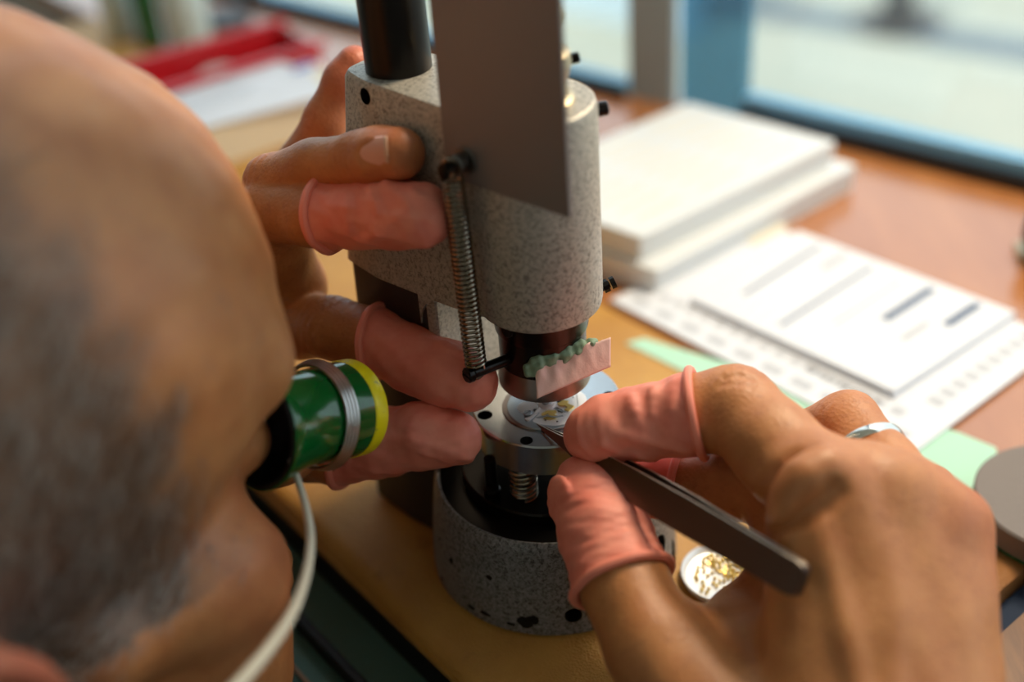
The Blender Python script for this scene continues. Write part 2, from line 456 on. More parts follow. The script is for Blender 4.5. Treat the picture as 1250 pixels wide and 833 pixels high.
        for d in range(3):
            e, f = [(1, 2), (2, 0), (0, 1)][d]
            sl0 = [slice(None)] * 3; sl1 = [slice(None)] * 3; sl0[d] = slice(0, -1); sl1[d] = slice(1, None)
            ch = ins[tuple(sl0)] != ins[tuple(sl1)]; E = np.argwhere(ch); sg = ins[tuple(sl0)][ch]
            ok = (E[:, e] > 0) & (E[:, f] > 0) & (E[:, e] < p.shape[e] - 1) & (E[:, f] < p.shape[f] - 1); E = E[ok]; sg = sg[ok]
            q = []
            for de, df in ((1, 1), (0, 1), (0, 0), (1, 0)):
                c = E.copy(); c[:, e] -= de; c[:, f] -= df; q.append(idx[c[:, 0], c[:, 1], c[:, 2]])
            q = np.stack(q, 1); q[~sg] = q[~sg][:, ::-1]; Q.append(q)
        Q = np.concatenate(Q); Q = Q[(Q >= 0).all(1)]
        return V, Q

def np_mesh(name, V, Q, mat, parent=None, attrs=None, relax=1):
    V = np.asarray(V, float)
    for _ in range(relax):                                # a light relaxation removes the grid's stepping
        acc = np.zeros_like(V); num = np.zeros(len(V))
        for a, b in ((0, 1), (1, 2), (2, 3), (3, 0)):
            for u, w in ((a, b), (b, a)):
                for i in range(3): acc[:, i] += np.bincount(Q[:, u], V[Q[:, w], i], len(V))
                num += np.bincount(Q[:, u], minlength=len(V))
        V = V * 0.5 + 0.5 * acc / np.maximum(num, 1)[:, None]
    base = origin_of(parent) if parent is not None else Vector((0, 0, 0))
    v = (V * MM - np.array(base)).astype(np.float32)
    me = bpy.data.meshes.new(name)
    me.vertices.add(len(v)); me.vertices.foreach_set('co', v.ravel())
    me.loops.add(len(Q) * 4); me.loops.foreach_set('vertex_index', Q.astype(np.int32).ravel())
    me.polygons.add(len(Q)); me.polygons.foreach_set('loop_start', np.arange(0, len(Q) * 4, 4, dtype=np.int32))
    me.update(calc_edges=True); me.validate()
    me.polygons.foreach_set('use_smooth', [True] * len(me.polygons))
    for k, a in (attrs or {}).items():
        at = me.attributes.new(k, 'FLOAT', 'POINT'); at.data.foreach_set('value', np.asarray(a, np.float32))
    me.materials.append(mat.m)
    o = bpy.data.objects.new(name, me); COL.objects.link(o)
    if parent is not None: o.parent = parent
    return o

# ================================================================ THE SETTING
WD = nrm(A(75, -67, 0)); WN = A(WD[1], -WD[0], 0)        # along the window wall, and inward from it
W0 = A(192, 313, 0)
def wall_pt(t, off=0.0): return (W0 + WD * t + WN * off)[:2]
def wall_box(t0, t1, o0, o1, z0, z1):
    return prism([wall_pt(t0, o0), wall_pt(t1, o0), wall_pt(t1, o1), wall_pt(t0, o1)], z0, z1)
Z_FLOOR, Z_CEIL = -750, 1750
T0, T1, DEEP = -1900, 1700, 2700
def struct(name, vf, mat, parent=None, **k):
    o = obj(name, vf, mat, parent, **k)
    if parent is None: o['kind'] = 'structure'
    return o
struct('floor', wall_box(T0, T1, -60, DEEP, Z_FLOOR - 40, Z_FLOOR), floor_m, smooth=False)
struct('ceiling', wall_box(T0, T1, -60, DEEP, Z_CEIL, Z_CEIL + 40), ceil_m, smooth=False)
struct('wall_left', wall_box(T0 - 60, T0, -60, DEEP, Z_FLOOR, Z_CEIL), wall_m, smooth=False)
struct('wall_right', wall_box(T1, T1 + 60, -60, DEEP, Z_FLOOR, Z_CEIL), wall_m, smooth=False)
struct('wall_back', wall_box(T0, T1, DEEP, DEEP + 60, Z_FLOOR, Z_CEIL), wall_m, smooth=False)
struct('wall_front', join(wall_box(T0, T1, -60, -2, Z_FLOOR, -26), wall_box(T0, T1, -60, -2, 1500, Z_CEIL)), wall_m, smooth=False)
struct('trim_1', wall_box(-113, -68, -6, 2, -26, 1500), blue_glass, smooth=False)
struct('trim_2', wall_box(-146, -114, 4, 10, -26, 1500), win_grey, smooth=False)
def window(name, t0, t1, off, rail, pane_off):
    o = struct(name, wall_box(t0, t1, off - 5, off + 5, -3, rail), win_blue, smooth=False)
    obj('sill_shadow', wall_box(t0, t1, off + 5, off + 11, -3, rail * 0.5), edge_black, o, smooth=False)  # shadow at the foot of the rail, put in as a black strip
    obj('top_rail', wall_box(t0, t1, off - 12, off + 12, 1470, 1500), win_blue, o, smooth=False)
    obj('pane', wall_box(t0, t1, pane_off - 2, pane_off + 2, rail, 1470), pane_m, o, smooth=False)
    return o
window('window_1', -68, T1, -2, 14, -4)
window('window_2', T0, -146, 8, 9, 8)
struct('ground', prism([wall_pt(-9000, -70), wall_pt(9000, -70), wall_pt(9000, -9000), wall_pt(-9000, -9000)], -960, -900), paving, smooth=False)

# outside: a kerb across the paving, a bollard and a pale low wall
k0, k1 = G(700, -14, -900), G(1500, 118, -900)
kd = nrm(k1 - k0); kn = A(-kd[1], kd[0], 0)
q = [k0 - kd * 200, k1 + kd * 2500, k1 + kd * 2500 + kn * 150, k0 - kd * 200 + kn * 150]
tag(obj('kerb', prism([p[:2] for p in q], -900, -895), kerb_m, smooth=False),
    'long blue-grey kerb strip crossing the pale paving outside the window', 'kerb')
b0 = G(1095, 30, -900)
o = empty('bollard', b0, 'dark bollard standing beyond the kerb outside the window', 'bollard')
obj('post', lathe(b0, A(0, 0, 1), [(62, 0), (62, 30), (44, 60), (38, 300), (36, 560), (22, 600), (0, 610)], 24), dark_pl, o)
obj('base_plate', cyl(b0 + A(0, 0, 0), b0 + A(0, 0, 14), 120, n=24), dark_pl, o)
o = empty('garden_wall', A(*wall_pt(-900, -2100), -900), 'pale blue-white low wall seen through the left window pane', 'wall')
_v = ray(842, 60); _n = A(*WN); _q = CAM + _v * ((((A(*wall_pt(0, -2100), 0)) - CAM) @ _n) / (_v @ _n)); GT = (_q - W0) @ WD
obj('wall_panel', wall_box(-2600, GT, -2160, -2100, -900, 300), blue_pave, o, smooth=False)
obj('coping', wall_box(-2620, GT + 20, -2175, -2085, 300, 340), blue_pave, o, smooth=False)

# ================================================================ THE WORKBENCH
E_, F_ = A(0.6, -0.8, 0), A(0.8, 0.6, 0)                  # along its front edge, and away from the sitter
def bench(s, f): return (E_ * s + F_ * f)[:2]
S_END = 119.0
wb = empty('workbench', A(*bench(-100, 60), -30), 'wooden watchmaker bench with a tan leather pad along its front edge', 'workbench')
tp = [bench(-900, 125.5), bench(620, 125.5), wall_pt(640, 4), wall_pt(-1150, 4)]
obj('worktop', prism(tp, -26, -0.8), wood, wb, smooth=False)
pf = [(-61.5 + 4, -14), (-61.5, -10), (-61.2, -4), (-58.5, -1), (-55, 0), (122, 0), (125, -1.5), (125, -14)]
pv = [(*bench(-700, f), z) for f, z in pf] + [(*bench(S_END - 3, f), z) for f, z in pf]
pv += [(*bench(S_END, f * 0.98 + 0.6), z - (1.6 if z > -3 else 0)) for f, z in pf]
n = len(pf); fc = [tuple(range(n - 1, -1, -1)), tuple(range(2 * n, 3 * n))]
for j in (0, n): fc += [(j + i, j + (i + 1) % n, j + n + (i + 1) % n, j + n + i) for i in range(n)]
fc = [tuple(reversed(q)) for q in fc]
obj('leather_pad', (pv, fc), leather, wb, auto=50)
obj('piping', tube([(*bench(-700, -60.6), -6.5), (*bench(S_END, -60.6), -6.5)], 1.6, 8), leather, wb)
obj('side_rail', prism([bench(S_END + 9, -61), bench(700, -61), bench(700, 125.4), bench(S_END + 9, 125.4)], -30, -6), dark_wood, wb, smooth=False)
obj('side_lining', prism([bench(S_END + 0.5, -61), bench(S_END + 9, -61), bench(S_END + 9, 125), bench(S_END + 0.5, 125)], -30, -9), blue_cloth, wb, smooth=False)
obj('gap_board', prism([bench(-700, -57), bench(S_END, -57), bench(S_END, -40), bench(-700, -40)], -60, -14), edge_black, wb, smooth=False)  # darkness of the gap under the pad, put in as a black board
dw = empty('apron_drawer', A(*bench(-60, -90), -40), 'open bench drawer with teal lining under the front edge of the leather pad', 'drawer')
obj('drawer_floor', prism([bench(-500, -100), bench(S_END, -100), bench(S_END, -57.2), bench(-500, -57.2)], -40, -34), teal, dw, smooth=False)
obj('black_bar', prism([bench(-500, -80), bench(S_END, -80), bench(S_END, -76), bench(-500, -76)], -33.9, -26), edge_black, dw, smooth=False, bevel=0.8)  # black bar along the drawer floor
obj('trim_strip', prism([bench(-500, -91), bench(S_END, -91), bench(S_END, -89.6), bench(-500, -89.6)], -33.9, -32.5), peach, dw, smooth=False)
obj('front_panel', prism([bench(-500, -106), bench(S_END, -106), bench(S_END, -100), bench(-500, -100)], -46, -22), dark_wood, dw, smooth=False, bevel=1)

# ================================================================ BENCH LAMP (its light stays here)
lp = empty('bench_lamp', A(420, 250, -0.8), 'white bench lamp on a jointed arm to the right of the papers', 'lamp')
obj('base', cyl(A(420, 250, -0.8), A(420, 250, 18), 60, n=40, ch=3), lamp_white, lp)
obj('arm', tube([A(420, 250, 18), A(440, 255, 330), A(380, 225, 600), A(345, 200, 545)], 6, 12), lamp_white, lp)
_d = nrm(A(*LAMP_TO) - A(*LAMP_AT)); _p = A(*LAMP_AT)
obj('lamp_shade', lathe(_p - _d * 46, _d, [(10, 0), (40, 4), (86, 30), (96, 52), (92, 52), (82, 32), (36, 8), (0, 6)], 40), lamp_white, lp)
area('lamp_light', tuple(_p + _d * 2), LAMP_TO, 150, 150, 2.75, (1.0, 0.80, 0.56))

# ================================================================ THE PRESS
PU = nrm(A(-38, 32.4, 0)); PN = A(-PU[1], PU[0], 0)       # from head to column; and its left-hand normal
PN = PN if PN[1] < 0 else -PN                             # towards the camera
def pl(u, v): return (PU * u + PN * v)[:2]
TOPZ = 174.5
press = empty('jewelling_press', A(0, 0, 0), 'grey hammertone bench press with a black column and long steel lever', 'press')

def evaluated(o):
    dg = bpy.context.evaluated_depsgraph_get(); return bpy.data.meshes.new_from_object(o.evaluated_get(dg))
def drill(o, cutters):
    """cut real holes: boolean each cutter out of the object and throw the cutter away"""
    bpy.context.view_layer.update()
    vf = join(*cutters)
    c = obj('cutter', vf, hole_m, loc=tuple(np.array(origin_of(o)) / MM))
    c.data.materials.clear(); c.data.materials.append(hole_m.m)
    m = o.modifiers.new('cut', 'BOOLEAN'); m.object = c; m.operation = 'DIFFERENCE'; m.solver = 'EXACT'; m.material_mode = 'TRANSFER'
    bpy.context.view_layer.update()
    me = evaluated(o); o.modifiers.clear(); old = o.data; o.data = me
    bpy.data.objects.remove(c)
    me.polygons.foreach_set('use_smooth', [True] * len(me.polygons)); me.set_sharp_from_angle(angle=math.radians(35))

def rounded(poly, r, n=4):
    out = []; m = len(poly)
    for i in range(m):
        p = np.asarray(poly[i]); a = np.asarray(poly[i - 1]); b = np.asarray(poly[(i + 1) % m])
        da, db = nrm(a - p), nrm(b - p); rr = min(r, 0.45 * np.linalg.norm(a - p), 0.45 * np.linalg.norm(b - p))
        for k in range(n + 1):
            t = k / n; out.append((p + da * rr) * (1 - t) ** 2 + p * 2 * t * (1 - t) + (p + db * rr) * t * t)
    return out
def loft(polys):
    """stack of equal-length outlines [(pts2d, z)]"""
    n = len(polys[0][0]); V = []
    for pts, z in polys: V += [(*p, z) for p in pts]
    Fc = [tuple(range(n - 1, -1, -1)), tuple(range((len(polys) - 1) * n, len(polys) * n))]
    for j in range(len(polys) - 1):
        for i in range(n): Fc.append((j * n + i, j * n + (i + 1) % n, (j + 1) * n + (i + 1) % n, (j + 1) * n + i))
    x = np.asarray(polys[0][0]); ar = sum(x[i][0] * x[(i + 1) % n][1] - x[(i + 1) % n][0] * x[i][1] for i in range(n))
    if ar < 0: Fc = [tuple(reversed(f)) for f in Fc]
    return V, Fc
def arm_outline(k):                                       # k = 0 at the top, 1 at the underside
    e = 64 + 7 * k; w = 9.5 + 6 * k; w2 = 15.5 + 3.5 * k
    return rounded([pl(4, 18.5), pl(21, w2 + 1), pl(52, w + 4.0), pl(e, w), pl(e, -w), pl(52, -w - 4.0), pl(21, -w2 - 1), pl(4, -18.5)], 3)
zs = [(0, 1.0), (TOPZ - 109, 0.0)]
arm = loft([([np.asarray(p) for p in arm_outline(1)], 108), ([np.asarray(p) for p in arm_outline(0.12)], TOPZ - 2),
            ([np.asarray(p) * 0.985 + np.asarray(pl(50, 0)) * 0.015 for p in arm_outline(0.0)], TOPZ)])
head = lathe(A(0, 0, 106), A(0, 0, 1), [(18.0, 0), (19.6, 1.2), (19.9, 3), (19.9, TOPZ - 109), (19.2, TOPZ - 106.6), (18.4, TOPZ - 106)], 72)
casting = obj('frame', arm, paint, press, auto=40)
obj('head', head, paint, press)
# spine of the C with its rounded throat
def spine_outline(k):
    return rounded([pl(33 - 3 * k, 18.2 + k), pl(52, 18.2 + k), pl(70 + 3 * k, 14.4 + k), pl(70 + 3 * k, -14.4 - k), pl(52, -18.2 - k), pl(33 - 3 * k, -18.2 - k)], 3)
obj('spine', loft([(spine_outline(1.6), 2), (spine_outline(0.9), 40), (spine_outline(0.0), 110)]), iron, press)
obj('throat_face', prism([pl(28.6, 18.6), pl(32.9, 18.6), pl(32.9, -18.6), pl(28.6, -18.6)], 36, 110), paint, press, smooth=False, bevel=1.2)
# throat fillet: concave quarter between underside and spine
V = []; m = 10
for sgn in (19, -19):
    V.append((*pl(35, sgn), 109))
    for a in np.linspace(0, math.pi / 2, m): V.append((*pl(35 - 13 + 13 * math.sin(a), sgn), 109 - 13 + 13 * math.cos(a)))
k = m + 1
Fc = [tuple(range(k)), tuple(range(2 * k - 1, k - 1, -1))] + [(i, k + i, k + (i + 1) % k, (i + 1) % k) for i in range(k)]
obj('throat_fillet', (V, Fc), paint, press)
# clamping slit with the brass-coloured liner low on the flank
obj('liner', prism([pl(22, 17.9), pl(35, 16.4), pl(35, 12), pl(22, 12)], 121, 150), brass_old, press, smooth=False)
hole_p = W(441, 120, 352)
vr = ray(441, 120); pa = A(*pl(21, 16.5), 160); pn_ = nrm(A(*(PN * 1)[:2], 0.05))
hp = CAM + vr * (((pa - CAM) @ pn_) / (vr @ pn_))
drill(casting, [cyl(hp - PN * 12, hp + PN * 12, 2.6, n=24)])

# base casting: a drum with a recessed floor
bz = 39.0
base = obj('base', lathe(A(0, 0, 0), A(0, 0, 1), [(42.5, 0), (44, 1.5), (43.6, 10), (42.2, 24), (40.8, 35), (40.2, 38), (39.4, 39), (38.6, 38.8), (38.2, 37.6), (0, 37.6)], 96), paint_base, press)
def on_base(px, py):
    v = ray(px, py); a = v[0] ** 2 + v[1] ** 2; b = 2 * (CAM[0] * v[0] + CAM[1] * v[1]); r = 43.2
    for _ in range(6):
        c = CAM[0] ** 2 + CAM[1] ** 2 - r * r; t = (-b - math.sqrt(max(b * b - 4 * a * c, 0))) / (2 * a); z = CAM[2] + v[2] * t
        r = np.interp(z, [0, 1.5, 10, 24, 35, 38], [42.5, 44, 43.6, 42.2, 40.8, 40.2])
    return CAM + v * t
def radial_hole(px, py, r, depth=9):
    p = on_base(px, py); d = nrm(A(p[0], p[1], 0)); return cyl(p - d * depth, p + d * 4, r, n=20)
s1 = on_base(822, 681); sd = nrm(A(s1[0], s1[1], 0)); st = A(-sd[1], sd[0], 0)
slot = slab(s1 - sd * 2, st, A(0, 0, 1), sd, [(-1.8, -9), (2.6, -9.5), (2.8, 4), (0.4, 9), (-1.8, 3)], 14)
drill(base, [radial_hole(804, 671, 5.2, 10), radial_hole(700, 752, 3.0), slot])
def chip_patch(px, py, w, h, seed):
    rs = random.Random(seed); p = on_base(px, py); d = nrm(A(p[0], p[1], 0.06)); t = A(-d[1], d[0], 0)
    pts = [(w * math.cos(a) * rs.uniform(0.6, 1.1), h * math.sin(a) * rs.uniform(0.6, 1.1)) for a in np.linspace(0, 2 * math.pi, 11)[:-1]]
    return slab(p, t, A(0, 0, 1), d, pts, 0.5)
for i, (px, py, w, h) in enumerate([(597, 705, 1.2, 1.1), (551, 685, 1.1, 1.3), (536, 698, 1.6, 1.1), (540, 707, 0.9, 0.9), (641, 760, 3.4, 2.6), (650, 758, 2.4, 2.2), (592, 749, 2.6, 0.9),
                                    (575, 741, 2.4, 0.8), (624, 762, 2.0, 0.8), (531, 657, 0.7, 0.8), (537, 658, 0.5, 0.7)]):
    obj('paint_chip', chip_patch(px, py, w, h, i), chip, press, smooth=False)
obj('base_floor', cyl(A(0, 0, 37), A(0, 0, 38.2), 38.4, n=72), black_steel, press)
obj('inner_disc', lathe(A(0, 0, 38.2), A(0, 0, 1), [(30.4, 0), (30.6, 0.6), (30.6, 4.2), (30.0, 4.8), (0, 4.8)], 72), black_steel, press)
# under the work plate: springs and a guide pin on the inner disc
for (px, py) in ((640, 603), (715, 590)):
    c = G(px, py, 43.0)
    obj('coil_spring', helix(c, c + A(0, 0, 12.5), 4.2, 6.5, 0.62, 20, 8), spring_m, press)
c = G(601, 596, 43.0)
obj('guide_pin', cyl(c, c + A(0, 0, 13), 2.0, n=20), black_steel, press)
pn0 = obj('pin_screw', cyl(c - A(0, 3.6, 0), c - A(0, 3.6, -3.2), 2.8, n=24, ch=0.4), black_steel, press)
# round work plate with drilled holes and the recess
plate = obj('work_plate', lathe(A(0, 0, 55), A(0, 0, 1), [(24.4, 0), (24.9, 0.5), (24.9, 11.5), (24.5, 12), (0, 12)], 96), steel, press)
def vhole(px, py, r, z=67.0, depth=6): c = G(px, py, z); return cyl(c - A(0, 0, depth), c + A(0, 0, 2), r, n=24)
MC = G(668, 496.5, 67.0)
drill(plate, [vhole(743, 482, 1.9), vhole(642.7, 538, 2.1), vhole(592, 507, 2.5)])

# the ram
ram = obj('ram', lathe(A(0, 0, 85), A(0, 0, 1), [(13.6, 0), (14.2, 0.6), (14.2, 12.6), (14.9, 12.9), (15.1, 13.6), (15.1, 26)], 72), blued, press)
obj('ram_nose', lathe(A(0, 0, 77), A(0, 0, 1), [(14.6, 0), (15.2, 0.5), (15.2, 2.2), (13.6, 8.2), (10, 8.2)], 72), satin, press)
c = CAM + ray(611, 415) * 381; c[2] = 103; d = nrm(A(c[0], c[1], 0)); c = d * 15.1 + A(0, 0, 103)
obj('ram_set_screw', cyl(c - d * 1, c + d * 0.9, 2.2, n=20, ch=0.3), black_steel, press)
pe = W(577, 456, 385); pb = A(0, 0, 90) + nrm(A(pe[0], pe[1], 0)) * 12
pe = A(*(nrm(A(pe[0], pe[1], 0)) * np.linalg.norm(pe[:2]))[:2], pe[2])
pd = nrm(pe - pb)
obj('ram_pin', cyl(pb, pe, 1.9, n=24, ch=0.3), black_steel, press)
ps = obj('pin_screw', cyl(pe, pe + pd * 2.6, 2.6, n=24, ch=0.5), black_steel, press)
drill(ps, [slab(pe + pd * 2.8, frame_of(pd)[0], frame_of(pd)[1], pd, [(-4, -0.35), (4, -0.35), (4, 0.35), (-4, 0.35)], 1.6)])
# guide column
cb = A(*pl(50, 0), TOPZ)
obj('column', lathe(cb - A(0, 0, 4), A(0, 0, 1), [(10.3, 0), (10.3, 150), (9.3, 152), (0, 152)], 64), black_steel, press)
# lever plate hanging in front of the head
Lb, Rb = G(548, 214, 154.5), G(697, 265.5, 154.5)
lx = nrm(Rb - Lb); lw = np.linalg.norm(Rb - Lb); ln = A(lx[1], -lx[0], 0); ln = ln if ln @ (CAM - Lb) > 0 else -ln
obj('lever_plate', slab(Lb, lx, A(0, 0, 1), ln, [(0, 0), (lw, 0), (lw - 0.5, 150), (-0.5, 150)], 1.6), lever_m, press, smooth=False, bevel=0.3)
vr = ray(571, 194); sp = CAM + vr * (((Lb - CAM) @ ln) / (vr @ ln)) + ln * 0.8
obj('washer', cyl(sp, sp + ln * 0.9, 4.1, n=32, ch=0.2), screw_m, press)
obj('lever_screw', cyl(sp + ln * 0.9, sp + ln * 4.6, 3.0, n=28, ch=0.5), screw_m, press)
obj('hook_stud', cyl(sp + ln * 4.6, sp + ln * 7.4 - lx * 0.8, 1.7, n=20, ch=0.3), black_steel, press)
# tension spring from the hook to the ram pin
ha = sp + ln * 5.8 - lx * 0.4; hb = pb + (pe - pb) * 0.90
sa, sb = ha + nrm(hb - ha) * 3.2, hb - nrm(hb - ha) * 3.0
hk = smooth_path([ha + A(-2.2, 0, 1.2), ha + A(-0.4, -0.6, 3.0), ha + A(1.8, 0, 1.0), ha + A(0.6, 0, -1.8), sa], 6)
obj('tension_spring', join(helix(sa, sb, 3.1, 40, 0.45, 16, 6), tube(hk, 0.6, 8),
    tube(smooth_path([hb + A(-2, 0, 2.8), hb + A(-2.3, -0.6, -0.6), hb + A(0, 0, -2.5), hb + A(2.2, 0.4, -0.6), hb + A(2.1, 0, 2.6)], 6), 0.6, 8)), spring_m, press)
for hh in (0.0, 1.3): obj('hook_nut', lathe(ha + A(-1.6, -1.4, -1.0 + hh), nrm(A(-0.5, -0.85, 0.1)), [(1.6, 0), (2.0, 0.4), (2.0, 1.2), (1.5, 1.5)], 6), black_steel, press)
# knurled adjusting knob on top of the ram
obj('adjusting_knob', lathe(A(0, 0, TOPZ - 0.5), A(0, 0, 1), [(13.4, 0), (13.4, 1.2), (11.8, 2.4), (11.3, 6), (12.2, 8.5), (12.9, 11.5), (12.4, 14.5), (9.4, 16.5), (7.6, 17.5), (7.6, 20), (11.0, 22), (11.7, 24.5), (10.8, 27.5), (6, 30), (0, 30.5)], 56), brass_old, press)
obj('knob_screw', cyl(A(11.5, 3.5, 184.0), A(15.4, 3.8, 184.6), 1.6, n=18, ch=0.3), black_steel, press)
obj('side_screw', cyl(A(18.5, 1.5, 169.0), A(23.0, 1.9, 169.4), 2.2, n=20, ch=0.4), blued, press)
o = obj('clamp_screw', cyl(A(17, 4.5, 105.2), A(22.6, 6.0, 107.0), 1.3, n=16), black_steel, press)
obj('knurled_head', join(cyl(A(20.4, 5.5, 106.2), A(22.2, 5.9, 106.8), 2.3, n=10), cyl(A(22.9, 6.1, 107.0), A(24.4, 6.4, 107.5), 2.1, n=10)), black_steel, press)

# pink film stuck to the ram with green putty
def on_ram(px, py, r=14.6):
    v = ray(px, py); aa = v[0] ** 2 + v[1] ** 2; bb = 2 * (CAM[0] * v[0] + CAM[1] * v[1]); cc = CAM[0] ** 2 + CAM[1] ** 2 - r * r
    q = bb * bb - 4 * aa * cc; return (-bb - math.sqrt(max(q, 0))) / (2 * aa)
D_a, D_b = on_ram(655, 455), on_ram(700, 430)
FS = min(D_a, D_b) - 2.4
def film(px, py): return W(px, py, FS + 0.045 * (px - 655))
tl, tr, br, bl = film(653, 455), film(745, 411), film(745, 448), film(655, 487)
fn = nrm(np.cross(tr - tl, bl - tl)); fn = fn if fn @ (CAM - tl) > 0 else -fn
nu, nv = 36, 14; V = []; Fc = []
for side in (0, 1):
    for j in range(nv + 1):
        for i in range(nu + 1):
            a, b = i / nu, j / nv
            p = (tl * (1 - a) + tr * a) * (1 - b) + (bl * (1 - a) + br * a) * b
            w = math.sin(a * 23 + b * 3) * 0.45 * (1 - a) * (1 - b) + math.sin(a * 41 - b * 7) * 0.22 * (1 - b) * (1 - a * 0.8)
            dz = (0.9 * math.sin(a * 11) + 0.5 * math.sin(a * 29) + 0.9 * math.sin(a * 3.1)) * (1 - b) * (0.8 if a < 0.9 else 0.2)
            V.append(p + fn * (w + 0.35 + side * 0.22) + A(0, 0, dz))
k = (nu + 1) * (nv + 1)
for j in range(nv):
    for i in range(nu):
        a = j * (nu + 1) + i; q = (a, a + 1, a + nu + 2, a + nu + 1); Fc.append(q); Fc.append(tuple(x + k for x in reversed(q)))
rim = [i for i in range(nu + 1)] + [(j + 1) * (nu + 1) - 1 for j in range(1, nv + 1)] + [nv * (nu + 1) + i for i in range(nu - 1, -1, -1)] + [j * (nu + 1) for j in range(nv - 1, 0, -1)]
for i in range(len(rim)): a, b = rim[i], rim[(i + 1) % len(rim)]; Fc.append((a, a + k, b + k, b))
ft = empty('film_strip', bl, 'crinkled strip of pale pink plastic film hanging from the press ram', 'film')
obj('strip', (V, Fc), pinkfilm, ft, auto=0)
fd = Field(np.minimum.reduce([tl, tr, bl, br]) - 14, np.maximum.reduce([tl, tr, bl, br]) + 14, 0.45)
rs = random.Random(5); chain = []
for px, py, r in [(650, 452, 2.3), (656, 444, 2.5), (665, 439, 2.3), (674, 436, 2.4), (683, 434, 2.2), (692, 430, 2.4), (702, 427, 2.2), (712, 423, 2.0), (722, 419, 1.7), (727, 418, 1.2)]:
    chain.append((*(film(px, py + 1) + fn * (-1.4 + rs.uniform(-0.3, 0.3))), r))
fd.chain(chain, 1.8); fd.lump(0.2, 3.5, 3)
V, Q = fd.mesh()
pt = np_mesh('putty', V, Q, putty); tag(pt, 'lump of green putty pressed onto the ram above the pink film', 'putty')

# ================================================================ THE MOVEMENT on the work plate
def M1(x, y, z=67.9): return G(560 + x / 5.952, 430 + y / 5.952, z)
mv = empty('watch_movement', MC, 'round silver watch movement with gilt springs under the ram', 'watch movement')
obj('holder_ring', lathe(MC + A(-1.6, 0.6, 0.02), A(0, 0, 1), [(13.2, 0), (13.4, 0.2), (13.4, 0.35), (13.2, 0.5), (0, 0.5)], 72), satin, mv)
obj('main_plate', lathe(MC + A(0, 0, 0.05), A(0, 0, 1), [(13.0, 0), (13.3, 0.2), (13.3, 0.75), (13.1, 0.9), (0, 0.9)], 72), rhod_grey, mv)
def flat(name, pts, z, h, mat, rr=0.25):
    poly = rounded([M1(x, y, z)[:2] for x, y in pts], rr, 3); return obj(name, prism(poly, z, z + h), mat, mv, smooth=False)
zt = MC[2] + 0.95
flat('train_bridge', [(590, 330), (650, 300), (720, 285), (800, 262), (870, 285), (925, 330), (935, 380), (915, 440), (860, 490), (790, 522), (700, 537), (600, 528), (530, 505), (560, 475), (590, 440), (575, 380)], zt - 0.02, 0.06, rhod, 1.0)
zt += 0.05
c = M1(500, 402, zt); obj('mirror_disc', cyl(c - A(0, 0, 0.1), c + A(0, 0, 0.05), 3.5, n=40), steel, mv)
for x, y, r in ((555, 422, 0.75), (710, 330, 0.8), (735, 425, 0.9), (715, 505, 0.35), (860, 420, 0.35), (630, 495, 0.3), (850, 490, 0.4), (830, 328, 0.3)):
    c = M1(x, y, zt); obj('pivot_hole', cyl(c - A(0, 0, 0.05), c + A(0, 0, 0.06), r, n=16), hole_m, mv)
flat('slot', [(775, 262), (800, 255), (868, 282), (850, 290)], zt, 0.08, hole_m, 0.2)
flat('slot', [(690, 410), (715, 400), (760, 432), (750, 444)], zt, 0.08, hole_m, 0.2)
flat('slot', [(705, 355), (760, 345), (780, 358), (720, 372)], zt, 0.08, hole_m, 0.2)
crescent = [(845, 275), (880, 285), (920, 320), (937, 370), (925, 420), (895, 445), (870, 455), (862, 420), (868, 380), (862, 330)]
flat('bridge_plate', crescent, zt, 0.35, rhod, 0.4)
c = M1(640, 378, zt)
obj('bridge', lathe(c, A(0, 0, 1), [(3.0, 0), (3.05, 0.6), (2.8, 0.75), (0, 0.75)], 40), rhod, mv)
obj('centre_stud', cyl(c + A(0, 0, 0.7), c + A(0, 0, 1.5), 1.75, n=32, ch=0.2), rhod_grey, mv)
flat('bridge_arm', [(585, 405), (600, 420), (570, 450), (540, 478), (512, 500), (492, 502), (478, 490), (520, 476), (548, 450), (566, 425)], zt, 0.5, rhod)
flat('jumper_spring', [(598, 455), (640, 432), (705, 428), (712, 440), (690, 458), (720, 470), (700, 488), (660, 494), (615, 488), (640, 474), (660, 468), (650, 450), (605, 468)], zt + 0.1, 0.4, gold)
flat('jumper_spring', [(715, 380), (760, 355), (800, 360), (790, 378), (822, 392), (842, 398), (800, 432), (765, 424), (790, 408), (770, 392), (738, 396)], zt + 0.1, 0.4, gold)
flat('lever_spring', [(560, 478), (590, 470), (640, 462), (700, 470), (756, 462), (760, 468), (700, 478), (640, 470), (585, 482)], zt + 0.55, 0.2, rhod_grey, 0.1)
flat('lever_spring', [(690, 408), (720, 415), (780, 435), (776, 441), (716, 422)], zt + 0.5, 0.2, rhod_grey, 0.1)
for x, y, r in ((503, 452, 1.45), (770, 300, 1.6)):
    c = M1(x, y, zt); s = obj('movement_screw', cyl(c, c + A(0, 0, 0.8), r, n=28, ch=0.15), rhod_grey, mv)
    obj('screw_slot', slab(c + A(0, 0, 0.82), A(0.8, 0.6, 0), A(-0.6, 0.8, 0), A(0, 0, 1), [(-r * 0.9, -0.12), (r * 0.9, -0.12), (r * 0.9, 0.12), (-r * 0.9, 0.12)], 0.05), hole_m, s, smooth=False)

